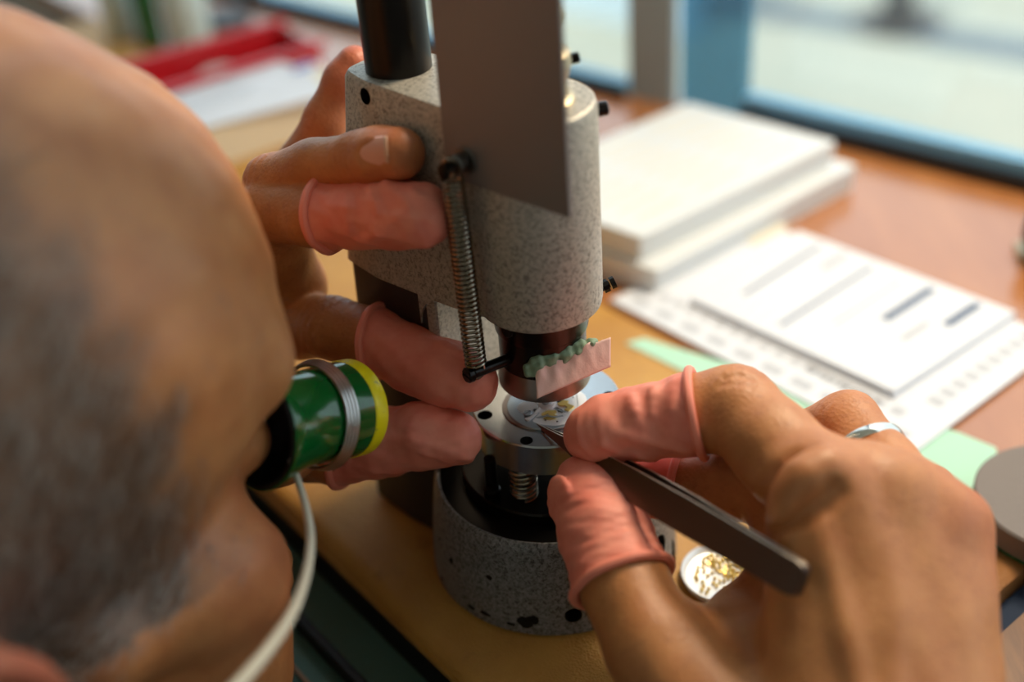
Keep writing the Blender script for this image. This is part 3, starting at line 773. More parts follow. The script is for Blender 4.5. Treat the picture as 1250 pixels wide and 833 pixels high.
# ================================================================ TWEEZERS
t0, t1 = W(649, 514.5, 402.0), W(981, 712, 318.0)
ta = nrm(t1 - t0); TL = np.linalg.norm(t1 - t0)
tw_ = nrm(np.cross(ta, -nrm(t0 - CAM))); tw_ = tw_ if tw_ @ UP < 0 else -tw_    # across the blade, downwards in view
tn = np.cross(ta, tw_); tn = tn if tn @ (CAM - t0) > 0 else -tn                  # blade face, towards the camera
ang = math.radians(-20); tw_, tn = tw_ * math.cos(ang) + tn * math.sin(ang), -tw_ * math.sin(ang) + tn * math.cos(ang)
def blade(side):
    st = [(0, .3, .0), (6, .7, .3), (14, 1.3, .8), (24, 2.4, 1.4), (36, 3.9, 1.9), (52, 4.9, 2.2), (72, 5.2, 1.8), (90, 5.0, 1.0), (TL - 3, 4.8, .3), (TL - 1.2, 4.4, 0.15), (TL - 0.3, 3.6, 0.1), (TL, 2.6, 0.1)]
    V = []; n = len(st)
    for s, hw, gap in st:
        c = t0 + ta * s + tn * side * (gap + 0.05); th = 1.3 if s > 20 else 0.35 + s * 0.045
        V += [c - tw_ * hw, c + tw_ * hw, c + tw_ * hw + tn * side * th, c - tw_ * hw + tn * side * th]
    Fc = [(3, 2, 1, 0), tuple(4 * (n - 1) + i for i in range(4))]
    for j in range(n - 1): Fc += [(4 * j + i, 4 * j + (i + 1) % 4, 4 * j + 4 + (i + 1) % 4, 4 * j + 4 + i) for i in range(4)]
    if side < 0: Fc = [tuple(reversed(f)) for f in Fc]
    return V, Fc
tz = empty('tweezers', t0, 'steel tweezers held between gloved finger and thumb of the right hand', 'tweezers')
for sd_ in (1, -1):
    bl_ = obj('blade', blade(sd_), tweez, tz, bevel=0.25, auto=25); bl_.data.materials.append(tweez_edge.m)
    for p_ in bl_.data.polygons:
        if abs(np.array(p_.normal) @ tw_) > 0.75: p_.material_index = 1

# ================================================================ LOUPE on the eye
lf, lb = W(433, 497, 381.0), W(311, 525, 351.0)
la = nrm(lf - lb); LL = np.linalg.norm(lf - lb)
lo = empty('eye_loupe', lb, 'green eye loupe with a yellow rim worn in front of the eye', 'loupe')
obj('body', lathe(lb, la, [(17.4, 0), (18.0, 0), (18.0, 0.8), (16.6, 5), (15.2, 10), (14.4, 14), (14.2, 18), (14.6, LL * 0.62), (14.9, LL - 5.5), (14.9, LL - 5), (13.4, LL - 5), (13.2, 12), (16.9, 0)], 64, True), loupe_green, lo)
obj('rim', lathe(lb, la, [(14.9, LL - 5.4), (15.2, LL - 5), (15.2, LL - 0.8), (14.7, LL), (13.6, LL), (13.4, LL - 5)], 64, True), loupe_yellow, lo)
obj('eyecup', lathe(lb, la, [(17.2, 0.3), (17.2, -0.6), (16.4, -0.6), (15.6, 4), (13.0, 12), (12.9, LL - 6), (12.4, LL - 6), (12.4, 12), (15.0, 4), (16.0, 0.3)], 56, True), loupe_black, lo)
obj('lens', lathe(lb, la, [(0, LL - 4.2), (9, LL - 3.6), (13.5, LL - 2.4), (13.5, LL - 1.6), (9, LL - 0.6), (0, LL)], 48), glass_m, lo)
wc = lb + la * (LL * 0.60)
obj('wire_coil', join(*[tube([wc + la * (k * 1.05 - 2 + 0.5 * math.sin(a)) + (frame_of(la)[0] * math.cos(a) + frame_of(la)[1] * math.sin(a)) * (15.6 + 0.3 * k) for a in np.linspace(0, 2 * math.pi, 49)[:-1]], 0.62, 8, True) for k in range(4)]), wire_m, lo)
we = smooth_path([W(399, 549, 364), W(381, 557, 361), W(362, 560, 359), W(354, 562, 358), W(354, 566, 357)], 5)
obj('wire_arm', tube(we, 0.75, 8), wire_m, lo)
hb_pts = smooth_path([W(354, 564, 357), W(363, 585, 352), W(374, 622, 344), W(379, 660, 334), W(372, 708, 320), W(349, 762, 303), W(300, 826, 284), W(235, 890, 266), W(130, 960, 248)], 8)
obj('headband', tube(hb_pts, [0.8] * 6 + list(np.linspace(1.0, 1.9, len(hb_pts) - 6)), 12), sleeve_m, lo)

# ================================================================ SMALL THINGS ON THE BENCH
# parts dish with gilt screws
dc = G(882, 707, 0.2)
ds = empty('parts_dish', dc, 'shallow blue-white steel dish of tiny gilt screws beside the press base', 'dish')
obj('dish', lathe(dc, A(0, 0, 1), [(12.6, 0), (13.6, 0.5), (14.6, 3.4), (14.3, 3.7), (13.9, 3.4), (12.7, 1.3), (11.8, 0.9), (0, 0.9)], 56), rhod, ds)
rs = random.Random(11); proto = None; spots = []
def tray_screw(p, r, ax):
    global proto
    if proto is None:
        proto = empty('gilt_screw', p, 'tiny gilt screw lying in the blue-white dish', 'screw', 'gilt screws in the dish')
        obj('screw_head', join(cyl(A(*p) + A(0, 0, -0.35), A(*p) + A(0, 0, 0.35), 0.62, n=10, ch=0.12)), gold, proto)
        obj('shank', cyl(A(*p) + A(0, 0, 0.3), A(*p) + A(0, 0, 1.2), 0.26, n=8), gold, proto)
        t = proto
    else:
        t = proto.copy(); COL.objects.link(t)
        for ch in proto.children: c = ch.copy(); COL.objects.link(c); c.parent = t
        t.location = Vector(p) * MM
    t.rotation_euler = ax
for i in range(110):
    for _ in range(200):
        a, r = rs.uniform(0, 6.28), 10.9 * math.sqrt(rs.random()); x, y = r * math.cos(a), r * math.sin(a)
        dens = 1.0 if (x + 0.9 * y) > 0.5 else 0.10
        if rs.random() < dens and all((x - u) ** 2 + (y - v) ** 2 > 1.25 for u, v in spots): break
    else: continue
    spots.append((x, y))
    tray_screw((dc[0] + x, dc[1] + y, dc[2] + 1.55), 0.6, (rs.choice([math.pi / 2, 0.3, 2.2]) + rs.uniform(-.3, .3), rs.uniform(-.4, .4), rs.uniform(0, 6)))

# mint card under the papers
gp = [G(764, 420, 0), G(786, 414, 0), G(1172, 530, 0), G(1216, 548, 0), G(1222, 640, 0), G(1180, 621, 0), G(1100, 585, 0)]
tag(obj('mint_card', prism([p[:2] for p in gp], 0.05, 0.5), mint, smooth=False), 'pale mint green sheet lying under the printed papers', 'paper')
# two printed sheets
def sheet(name, corners, z0, z1, label, marks, group=None, mat=white_paper):
    c = [G(px, py, z1) for px, py in corners]
    o = empty(name, A(*np.mean(c, 0)[:2], z0), label, 'paper', group)
    obj('page', prism([p[:2] for p in c], z0, z1), mat, o, smooth=False)
    for (u0, v0, u1, v1, m, nm) in marks:
        q = [(u0, v0), (u1, v0), (u1, v1), (u0, v1)]
        pts = [(c[0] * (1 - u) + c[1] * u) * (1 - v) + (c[3] * (1 - u) + c[2] * u) * v for u, v in q]
        obj(nm, prism([p[:2] for p in pts], z1, z1 + 0.06), m, o, smooth=False)
    return o, c
# corners: left, top, right, bottom  (u runs left->top, v runs left->bottom)
rs = random.Random(2)
low = []
for k in range(10):
    v = 0.04 + 0.095 * k
    low.append((0.05, v, 0.10, v + 0.06, ink_grey, 'printed_mark'))
for k in range(16): low.append((0.155, 0.08 + 0.052 * k, 0.185 + 0.02 * rs.random(), 0.08 + 0.052 * k + 0.035, ink_grey, 'printed_mark'))
for k in range(11): low.append((0.165, 0.60 + 0.021 * k, 0.19, 0.60 + 0.021 * k + 0.012, ink_dark, 'printed_mark'))
for k in range(9): low.append((0.30 + 0.075 * k, 0.90, 0.30 + 0.075 * k + 0.05, 0.94, ink_grey, 'printed_mark'))
sheet('printed_sheet', [(745, 366), (938, 273), (1300, 415), (1112, 556)], 0.55, 1.6, 'larger printed white sheet lying lowest in the pair of papers', low)
up = []
for k in range(14): up.append((0.05, 0.03 + 0.07 * k, 0.93, 0.033 + 0.07 * k, ink_grey, 'table_line'))
for v, a, b in ((0.14, 0.22, 0.93), (0.40, 0.1, 0.92)): up.append((a, v, b, v + 0.018, ink_blue, 'table_rule'))
up += [(0.50, 0.66, 0.93, 0.70, ink_blue, 'printed_bar'), (0.66, 0.85, 0.95, 0.89, ink_blue, 'printed_bar'), (0.40, 0.80, 0.62, 0.83, ink_grey, 'printed_bar'), (0.3, 0.55, 0.9, 0.565, ink_grey, 'printed_bar'), (0.72, 0.25, 0.95, 0.29, ink_grey, 'printed_bar')]
sheet('printed_booklet', [(843, 364), (974, 281), (1240, 381), (1092, 478)], 1.7, 5.2, 'thin printed booklet with blue table bars lying on the larger sheet', up)
# little pale card tucked behind the booklet
c = [G(900, 290, 1.8), G(942, 268, 1.8), G(962, 278, 1.8), G(920, 300, 1.8)]
tag(obj('paper_slip', prism([p[:2] for p in c], 1.65, 2.2), cream, smooth=False), 'small cream slip beside the white boxes', 'paper')
# two flat white boxes, lid on each
def flat_box(name, L, B, R, F, z0, z1, label):
    c = [A(*L), A(*B), A(*R), A(*F)]
    o = empty(name, A(*np.mean(c, 0)[:2], z0), label, 'box', 'flat white boxes by the window')
    m = np.mean(c, 0)
    obj('tray', prism(rounded([(p * 0.99 + m * 0.01)[:2] for p in c], 3), z0, z0 + (z1 - z0) * 0.55), white_pl, o, bevel=0.6)
    obj('lid', prism(rounded([p[:2] for p in c], 3), z0 + (z1 - z0) * 0.52, z1), white_pl, o, bevel=1.0)
    return c
fF, fR, fB = G(781, 290, 28), G(1022, 172, 28), G(840, 124, 28); fL = fF + fB - fR
flat_box('flat_box', fL, fB, fR, fF, 14.2, 28, 'upper of two flat white plastic boxes stacked by the window')
cU = [fL, fB, fR, fF]
for k in range(7):                                        # faint printed rows on the lid
    for j in range(3):
        u0, v = 0.1 + 0.3 * j, 0.12 + 0.12 * k
        pts = [(cU[0] * (1 - u) + cU[1] * u) * (1 - w) + (cU[3] * (1 - u) + cU[2] * u) * w for u, w in ((u0, v), (u0 + 0.2, v), (u0 + 0.2, v + 0.02), (u0, v + 0.02))]
        obj('printed_row', prism([p[:2] for p in pts], 28, 28.06), cream, bpy.data.objects['flat_box'], smooth=False)
gF, gR = G(800, 334, 13), G(1047, 203, 13); gL = gF + (fL - fF) * 1.0; gB = gR + (fL - fF)
flat_box('flat_box', gL, gB, gR, gF, -0.7, 14, 'lower of two flat white plastic boxes stacked by the window')
# thick grey puck on the mint card
pc = G(1296, 607, 10)
o = empty('rubber_puck', A(*pc[:2], 0.5), 'thick round grey rubber block lying on the mint sheet', 'block')
obj('puck', lathe(A(*pc[:2], 0.5), A(0, 0, 1), [(29, 0), (29.6, 0.6), (29.6, 9.2), (28.8, 10), (0, 10)], 72), grey_felt, o)
obj('foot_shading', cyl(A(*pc[:2], 0.5), A(*pc[:2], 1.2), 30.2, n=72), green_gl, o)  # dark green shading round the puck's edge, put in as a thin disc
# dark eyeglass at the right edge
ec = G(1262, 308, 0)
o = empty('bench_clock', A(*ec[:2], -0.8), 'small dark round clock with a brass foot at the right edge of the bench', 'clock')
obj('clock_case', cyl(A(ec[0], ec[1] + 2, 15), A(ec[0] + 8, ec[1] - 10, 16), 14, n=40, ch=2), dark_pl, o)
obj('bezel', lathe(A(ec[0] + 8, ec[1] - 10, 16), nrm(A(8, -12, 1)), [(14.2, -1), (14.4, 1), (12.8, 1.6), (12.6, 0)], 40, True), brass_old, o)
obj('foot', prism([(ec[0] - 10, ec[1] - 8), (ec[0] + 14, ec[1] - 12), (ec[0] + 16, ec[1] + 2), (ec[0] - 8, ec[1] + 6)], -0.8, 4), brass_old, o, smooth=False, bevel=1)

# ================================================================ FAR LEFT OF THE BENCH
# cream carton with a pile of papers on it
cl, ct, cr = G(200, 118, 26), G(330, 66, 26), G(416, 62, 26)
fl, fr = G(246, 158, 26), G(392, 112, 26)
cd = nrm(fr - fl); cn = A(-cd[1], cd[0], 0)
c0 = fl - cd * 60; c1 = fl + cd * 100
ca = empty('carton', A(*((c0 + c1) / 2)[:2], -0.8), 'cream cardboard carton behind the hands at the left of the bench', 'box')
obj('carton_body', prism([c0[:2], c1[:2], (c1 + cn * 54)[:2], (c0 + cn * 54)[:2]], -0.8, 24), cream, ca, smooth=False, bevel=0.8)
obj('carton_flap', prism([(c0 - cn * 0.8)[:2], (c1 - cn * 0.8)[:2], (c1 + cn * 54.8)[:2], (c0 + cn * 54.8)[:2]], 20, 24.6), cream, ca, smooth=False, bevel=0.5)
rs = random.Random(8)
for k in range(4):
    a = rs.uniform(-0.14, 0.14); dx = nrm(cd + cn * a); dy = A(-dx[1], dx[0], 0); p0 = c0 + cn * (3 + 6 * rs.random()) + cd * (2 + 6 * k)
    q = [p0, p0 + dx * 128, p0 + dx * 128 + dy * 46, p0 + dy * 46]
    z = 24.7 + 0.9 * k
    o = empty('loose_paper', A(*p0[:2], z), ['lowest sheet of the paper pile on the cream carton', 'second sheet up in the paper pile on the cream carton', 'third sheet up in the paper pile on the cream carton', 'top sheet of the paper pile, with pale grey print, on the carton'][k], 'paper', 'papers on the carton')
    obj('page', prism([p[:2] for p in q], z, z + 0.7), white_paper, o, smooth=False)
    if k == 3:
        for i in range(6):
            b = p0 + dy * (8 + 5.5 * i) + dx * (16 + 6 * (i % 3))
            obj('printed_row', prism([b[:2], (b + dx * 70)[:2], (b + dx * 70 + dy * 2.5)[:2], (b + dy * 2.5)[:2]], z + 0.7, z + 0.76), ink_grey, o, smooth=False)
def label_card(px, py, z, sx, sy, ang, label):
    p = G(px, py, z); dx = A(math.cos(ang), math.sin(ang), 0); dy = A(-dx[1], dx[0], 0)
    o = empty('printed_card', A(*p[:2], z), label, 'card')
    obj('card', prism([(p + dx * a * sx + dy * b * sy)[:2] for a, b in ((-1, -1), (1, -1), (1, 1), (-1, 1))], z, z + 0.6), white_paper, o, smooth=False)
    obj('blue_print', prism([(p + dx * a * sx * 0.8 + dy * b * sy)[:2] for a, b in ((-1, -0.2), (1, -0.2), (1, 0.7), (-1, 0.7))], z + 0.6, z + 0.68), print_blue, o, smooth=False)
label_card(286, 222, -0.7, 22, 17, 0.5, 'white card with blue print lying in front of the cream carton')
label_card(372, 84, 28.3, 9, 7, 0.75, 'white card with blue print on top of the paper pile')
# red plastic tray
rB, rR, rL = G(342, 22, 34), G(470, 56, 34), G(120, 84, 34)
dx = nrm(rL - rB); dy = nrm(A(dx[1], -dx[0], 0)); dy = dy if dy @ (rR - rB) > 0 else -dy
Lx, Ly, wl = 235.0, 57.0, 3.0
def rect(a0, a1, b0, b1): return [(rB + dx * a + dy * b)[:2] for a, b in ((a0, b0), (a1, b0), (a1, b1), (a0, b1))]
rt = empty('red_tray', A(*(rB + dx * Lx / 2 + dy * Ly / 2)[:2], -0.8), 'open red plastic tray behind the pile of papers', 'tray')
obj('tray_floor', prism(rect(0, Lx, 0, Ly), -0.8, 2), red_pl, rt, smooth=False)
for rc in (rect(0, Lx, 0, wl), rect(0, Lx, Ly - wl, Ly), rect(0, wl, wl, Ly - wl), rect(Lx - wl, Lx, wl, Ly - wl)):
    obj('tray_side', prism(rc, 2, 30), red_pl, rt, smooth=False, bevel=0.8)
for rc in (rect(-4, Lx + 4, -4, wl), rect(-4, Lx + 4, Ly - wl, Ly + 4)):
    obj('tray_rim', prism(rc, 29.5, 33), red_pl, rt, smooth=False, bevel=0.8)
for i, (a, b, r, m, lb_) in enumerate([(60, 26, 13, pale_gl, 'round pale plastic pot lying in the red tray nearest the press'), (120, 30, 10, white_pl, 'small white pot in the middle of the red tray')]):
    p = rB + dx * a + dy * b
    o = empty('parts_pot', A(*p[:2], 2), lb_, 'pot'); obj('pot', cyl(A(*p[:2], 2), A(*p[:2], 16), r, n=32, ch=1), m, o)
    obj('pot_lid', cyl(A(*p[:2], 15), A(*p[:2], 20), r + 0.8, n=32, ch=1), m, o)
def bottle(px, py, r, h, m, label, name='glass_bottle'):
    p = G(px, py, 0); o = empty(name, A(*p[:2], -0.8), label, 'bottle'); b = A(*p[:2], -0.8)
    obj('bottle_body', lathe(b, A(0, 0, 1), [(r * 0.9, 0), (r, 2), (r, h * 0.6), (r * 0.85, h * 0.7), (r * 0.4, h * 0.78), (r * 0.4, h * 0.86)], 32), m, o)
    obj('cap', cyl(b + A(0, 0, h * 0.85), b + A(0, 0, h), r * 0.5, n=24, ch=1), dark_pl, o)
bottle(187, 52, 9, 70, green_gl, 'dark green glass bottle behind the red tray')
bottle(232, 46, 17, 60, pale_gl, 'wide pale jar standing right of the dark green bottle', 'glass_jar')
bottle(150, 44, 12, 60, pale_gl, 'narrow pale jar standing left of the dark green bottle', 'glass_jar')
p = G(275, 26, 0)
o = empty('wire_stand', A(*p[:2], -0.8), 'dark curved stand behind the red tray', 'stand')
obj('stand_foot', cyl(A(*p[:2], -0.8), A(*p[:2], 5), 20, n=28, ch=1), dark_pl, o)
obj('stand_arm', tube(smooth_path([p + A(-14, 4, 4), p + A(-18, 4, 22), p + A(0, 4, 34), p + A(20, 4, 24), p + A(34, 2, 6)], 6), 4, 10), dark_pl, o)

# ================================================================ THE PERSON
person_at = A(-230, -90, -60)
person = empty('person', person_at, 'grey-haired person bending over the press with an eye loupe and pink finger cots', 'person')
ATT = {'scalp': [], 'red': []}
BV, BQ = [], []
def add_body(V, Q, scalp=None, red=None):
    off = sum(len(v) for v in BV); BV.append(V); BQ.append(Q + off)
    ATT['scalp'].append(np.zeros(len(V)) if scalp is None else scalp); ATT['red'].append(np.zeros(len(V)) if red is None else red)
def P4(px, py, D, r): return (*W(px, py, D), r)
def p3(q): return A(*q[:3])
def spots(V, pts):
    r = np.zeros(len(V))
    for c, rad, a in pts: r = np.maximum(r, a * np.exp(-((V - A(*c)) ** 2).sum(1) / rad ** 2))
    return r
def hit(F, px, py, D0=290, D1=470):
    v = ray(px, py); Ds = np.arange(D0, D1, 0.4); p = CAM + np.outer(Ds, v); q = np.round((p - F.lo) / F.h).astype(int)
    ok = ((q >= 0) & (q < F.n)).all(1); q = np.clip(q, 0, F.n - 1); f_ = np.where(ok, F.phi[q[:, 0], q[:, 1], q[:, 2]], 9)
    k = np.argmax(f_ < 0); return p[k] if f_[k] < 0 else None
def normal_at(F, p):
    q = np.clip(np.round((p - F.lo) / F.h).astype(int), 2, F.n - 3); n_ = np.zeros(3)
    for i in range(3):
        e = np.zeros(3, int); e[i] = 2; n_[i] = F.phi[tuple(q + e)] - F.phi[tuple(q - e)]
    return nrm(n_)
def fingernail(c, ax, up, L, Wd, r, name='fingernail'):
    """a curved nail plate lying on a finger of radius r; ax towards the tip, up out of the nail"""
    ax = nrm(ax); up = nrm(np.asarray(up) - ax * (np.asarray(up) @ ax)); sd = np.cross(ax, up); V = []; Fc = []; nu, nv = 12, 10
    for s in (0, 1):
        for j in range(nv + 1):
            for i in range(nu + 1):
                a = (i / nu * 2 - 1); b = (j / nv * 2 - 1)
                k = math.sqrt(max(0, 1 - abs(a) ** 4 * 0.35)) ; wv = a * Wd * math.sqrt(max(0.05, 1 - max(0, -b) ** 2.4 * 0.75)) * (1 - 0.1 * max(0, b) ** 3)
                th = wv / r; h = r * math.cos(th) - r
                V.append(c + ax * (b * L * (1 - 0.18 * a * a)) + sd * r * math.sin(th) + up * (h + s * 0.45 - 0.25 * b * b * (b > 0)))
    k = (nu + 1) * (nv + 1)
    for j in range(nv):
        for i in range(nu):
            a = j * (nu + 1) + i; q = (a, a + 1, a + nu + 2, a + nu + 1); Fc += [tuple(x + k for x in q), tuple(reversed(q))]
    rim = list(range(nu + 1)) + [(j + 1) * (nu + 1) - 1 for j in range(1, nv + 1)] + [nv * (nu + 1) + i for i in range(nu - 1, -1, -1)] + [j * (nu + 1) for j in range(nv - 1, 0, -1)]
    for i in range(len(rim)): a, b = rim[i], rim[(i + 1) % len(rim)]; Fc.append((a, b, b + k, a + k))
    o = obj(name, (V, Fc), nail, person, auto=60)
    o.data.materials.append(nail_tip.m)
    for p_ in o.data.polygons:
        if len(p_.vertices) == 4 and min((v_ % k) // (nu + 1) for v_ in p_.vertices) >= nv - 1: p_.material_index = 1
    return o
def cot(pts, cutp, cutn, seed, grow=0.8, folds=(), nail_bump=None, rim_r=1.45, name='finger_cot', rim_R=None, rim_c=None, squash=None):
    """a latex finger cot: the fingertip's own surface grown a little, wrinkled, ending in a rolled rim"""
    a = np.array([p[:3] for p in pts]); R = max(p[3] for p in pts) + 5
    f = Field(a.min(0) - R, a.max(0) + R, 0.62)
    f.chain([(*p[:3], p[3] + grow) for p in pts], 3.0)
    if nail_bump:
        c, ax, up, L, Wd = nail_bump; ax = nrm(ax); up = nrm(np.asarray(up) - ax * (np.asarray(up) @ ax))
        f.ell(c, (L, Wd, 1.9), 0.5, axes=(ax, np.cross(up, ax), up))
    for (p, q, r_) in folds:                              # soft ridges lying on the surface between two points
        hits = [hit(f, p[0] + (q[0] - p[0]) * t, p[1] + (q[1] - p[1]) * t) for t in (0, 0.33, 0.67, 1)]
        hits = [h for h in hits if h is not None]; g0 = f.like()
        for i, (u, w) in enumerate(zip(hits[:-1], hits[1:])): g0.cone(u - nrm(u - CAM) * -0.5, w - nrm(w - CAM) * -0.5, r_, r_ * 0.8, 0.5)
        f.union(g0, 2.2)
    f.lump(0.10, 9, seed); f.lump(0.06, 4, seed + 1)
    cutn = nrm(cutn); f.cut(cutp, cutn)
    V, Q = f.mesh()
    o = np_mesh(name, V, Q, latex, person, relax=2)
    # rolled rim follows the finger's section at the cut
    x, y, _ = frame_of(cutn); path = []
    c0 = A(*cutp) if rim_c is None else A(*rim_c)
    for an in np.linspace(0, 2 * math.pi, 57)[:-1]:
        d = x * math.cos(an) + y * math.sin(an); best = None
        pr = V - (c0 - cutn * 0.8); pr2 = pr - np.outer(pr @ cutn, cutn); near = np.abs(pr @ cutn) < 1.6
        w = (pr2[near] @ d); m = w > 0; off = np.linalg.norm(pr2[near] - np.outer(w, d), axis=1)
        s = m & (off < 1.6); path.append(c0 - cutn * 0.3 + d * (np.percentile(w[s], 90) + rim_r * 0.35 if s.any() else R - 6))
    path = np.array(path)
    for _ in range(3): path = 0.5 * path + 0.25 * np.roll(path, 1, 0) + 0.25 * np.roll(path, -1, 0)
    obj('rolled_rim', tube(list(path), rim_r, 10, True), latex_rim, o)
    return o

# ---------------------------------------------------------------- left hand, round the back of the press
L_ring = [P4(486, 187, 361, 8.0), P4(462, 190, 366, 8.4), P4(440, 194, 371, 8.1), P4(385, 203, 383, 8.3), P4(334, 224, 396, 9.2)]
L_mid = [P4(512, 263, 361, 9.2), P4(480, 262, 367, 9.5), P4(440, 263, 373, 9.3), P4(385, 263, 382, 9.7), P4(330, 258, 394, 10.4)]
L_idx = [P4(573, 468, 396, 8.6), P4(540, 456, 399, 9.4), P4(505, 440, 403, 9.6), P4(455, 415, 411, 10.2), P4(405, 400, 418, 10.6)]
L_thb = [P4(556, 536, 398, 8.0), P4(520, 532, 402, 10.0), P4(470, 540, 408, 10.4), P4(410, 552, 416, 10.8)]
L_pky = [P4(432, 78, 418, 6.2), P4(420, 98, 420, 7.0), P4(398, 145, 424, 7.2), P4(366, 205, 432, 8.2)]
L_mcp = {'idx': P4(300, 400, 446, 12.5), 'mid': P4(350, 348, 432, 12.5), 'rng': P4(318, 322, 446, 12), 'pky': P4(318, 290, 462, 11)}
L_wrist = W(170, 430, 500); L_palm = W(255, 380, 472)
lo_ = np.min([p[:3] for p in L_ring + L_mid + L_idx + L_thb + L_pky] + [tuple(L_wrist)], 0) - 34
hi_ = np.max([p[:3] for p in L_ring + L_mid + L_idx + L_thb + L_pky] + [tuple(L_wrist)], 0) + 34
def slim(ch, k): return [(*p[:3], p[3] - 1.3) if i < k else p for i, p in enumerate(ch)]
LH = Field(lo_, hi_, 0.85)
for ch, mc in ((L_ring, 'rng'), (slim(L_mid, 3), 'mid'), (slim(L_idx, 3), 'idx'), (L_pky, 'pky')):
    f = LH.like(); f.chain(ch + [L_mcp[mc]], 3.0); LH.union(f, 1.2)
f = LH.like(); f.chain(slim(L_thb, 3) + [P4(335, 545, 432, 12.5), P4(255, 500, 462, 16)], 3.0); LH.union(f, 1.5)
f = LH.like()
for m in L_mcp.values(): f.cone(m[:3], L_wrist, m[3] + 1, 19, 6)
f.ell(L_palm, (34, 24, 30), 8); f.cone(W(255, 500, 462), L_wrist, 15, 19, 8); f.cone(W(330, 360, 450), W(290, 440, 460), 11, 13, 6)
f.cone(L_wrist, W(60, 470, 515), 22, 25, 6)
LH.union(f, 5)
ax = nrm(p3(L_ring[0]) - p3(L_ring[3]))
nc = hit(LH, 455, 186); up = normal_at(LH, nc); up = nrm(up - ax * (up @ ax)); NR = 7.2
LH.ell(nc + up * 1.2, (6.4, 5.6, 1.9), 0.8, 'sub', axes=(ax, np.cross(up, ax), up))
axm = nrm(p3(L_mid[1]) - p3(L_mid[4]))
axi = nrm(p3(L_idx[1]) - p3(L_idx[4]))
for c, a, R_, am, lam, w in ((L_ring[2], ax, 15, 0.75, 2.3, 7), (L_ring[3], ax, 13, 0.3, 2.6, 8), (L_ring[4], ax, 17, 0.6, 3.0, 8), (L_mid[4], axm, 18, 0.8, 2.8, 9), (L_mid[3], axm, 15, 0.35, 2.6, 6),
                             (L_idx[4], axi, 18, 0.9, 3.2, 10), (L_idx[3], axi, 15, 0.4, 3, 6), (L_pky[2], nrm(p3(L_pky[0]) - p3(L_pky[3])), 11, 0.4, 2.4, 6)):
    LH.wave(c[:3], a, R_, am, lam, w)
LH.lump(0.10, 16, 1)
V, Q = LH.mesh()
add_body(V, Q, red=spots(V, [(L_ring[0][:3], 9, 0.55), (L_pky[0][:3], 18, 0.8), (L_pky[2][:3], 14, 0.5), (L_mid[4][:3], 9, 0.25), (L_ring[4][:3], 9, 0.25)]))  # the pinky's backlit glow is put into its red
fingernail(nc - up * 0.30, ax, up, 5.6, 4.9, NR)
cw = lambda px, py, D: W(px, py, D)
def plane(px, py, D, ax, tilt=0.0): return nrm(-np.asarray(ax) + UP * tilt)
# middle finger cot
cp = W(392, 263, 378)
fm = lambda px, py: W(px, py, 362)
cot(L_mid[:4] + [L_mid[4]], cp, nrm(-axm - UP * 0.10 - RT * 0.12), 4, 0.7,
    folds=[((452, 228), (462, 262), 1.0), ((470, 226), (500, 250), 1.2), ((455, 282), (500, 262), 1.2), ((424, 240), (428, 285), 0.9), ((500, 232), (520, 250), 1.0), ((440, 292), (470, 285), 0.9)])
# index cot, its nail showing through
cp = W(459, 416, 410)
iu = nrm(UP * 0.9 - FW * 0.25 + RT * 0.35)
cot(L_idx, cp, nrm(-axi - UP * 0.25 - RT * 0.1), 9, 0.7, nail_bump=(p3(L_idx[1]) + axi * 2.5 + nrm(iu - axi * (iu @ axi)) * 9.6, axi, iu, 8, 6))
# thumb cot
axt = nrm(p3(L_thb[0]) - p3(L_thb[2]))
cp = W(424, 549, 414)
cot(L_thb, cp, nrm(-axt + UP * 0.35), 14, 0.8, folds=[((500, 538), (574, 560), 1.2), ((520, 553), (570, 570), 1.0), ((470, 530), (520, 540), 0.9)])

# ---------------------------------------------------------------- right hand, holding the tweezers
R_idx = [P4(721, 530, 379, 7.8), P4(742, 525, 378, 9.8), P4(785, 516, 376, 10.3), P4(845, 506, 372, 11.6), P4(897, 500, 368, 13.0)]
R_idx2 = [P4(897, 500, 368, 13.0), P4(945, 545, 356, 13.2), P4(1005, 608, 340, 14.5)]
R_mid = [P4(765, 588, 396, 8.4), P4(800, 590, 393, 9.8), P4(850, 594, 388, 10.2), P4(905, 588, 380, 11.5), P4(985, 580, 362, 12.5), P4(1070, 612, 344, 14.5)]
R_rng = [P4(930, 590, 402, 8.4), P4(965, 545, 398, 9.4), P4(1032, 520, 385, 10.6), P4(1078, 572, 367, 10.6), P4(1125, 640, 347, 13.5)]
R_pky = [P4(1050, 610, 392, 7.6), P4(1090, 590, 385, 8.4), P4(1130, 604, 370, 9.0), P4(1152, 650, 350, 12)]
R_thb = [P4(712, 592, 380, 8.2), P4(722, 612, 376, 10.8), P4(738, 650, 370, 13.0), P4(758, 705, 360, 13.2), P4(800, 790, 346, 14.0), P4(880, 900, 334, 19)]
R_wrist = W(1090, 1010, 312)
allp = [p[:3] for p in R_idx + R_idx2 + R_mid + R_rng + R_pky + R_thb] + [tuple(R_wrist), tuple(W(1180, 830, 330))]
RH = Field(np.min(allp, 0) - 36, np.max(allp, 0) + 32, 0.85)
for ch in (slim(R_idx, 3) + R_idx2[1:], slim(R_mid, 2), R_rng, R_pky):
    f = RH.like(); f.chain(ch, 3.0); RH.union(f, 1.3)
f = RH.like(); f.chain(slim(R_thb, 3), 3.0); RH.union(f, 2.0)
f = RH.like()
f.cone(R_idx2[2][:3], W(1020, 960, 322), 14.5, 21, 10)
f.cone(R_mid[5][:3], W(1060, 970, 316), 15, 22, 10)
f.cone(R_rng[4][:3], W(1105, 980, 316), 14, 21, 10)
f.cone(R_pky[3][:3], W(1138, 985, 316), 12, 20, 10)
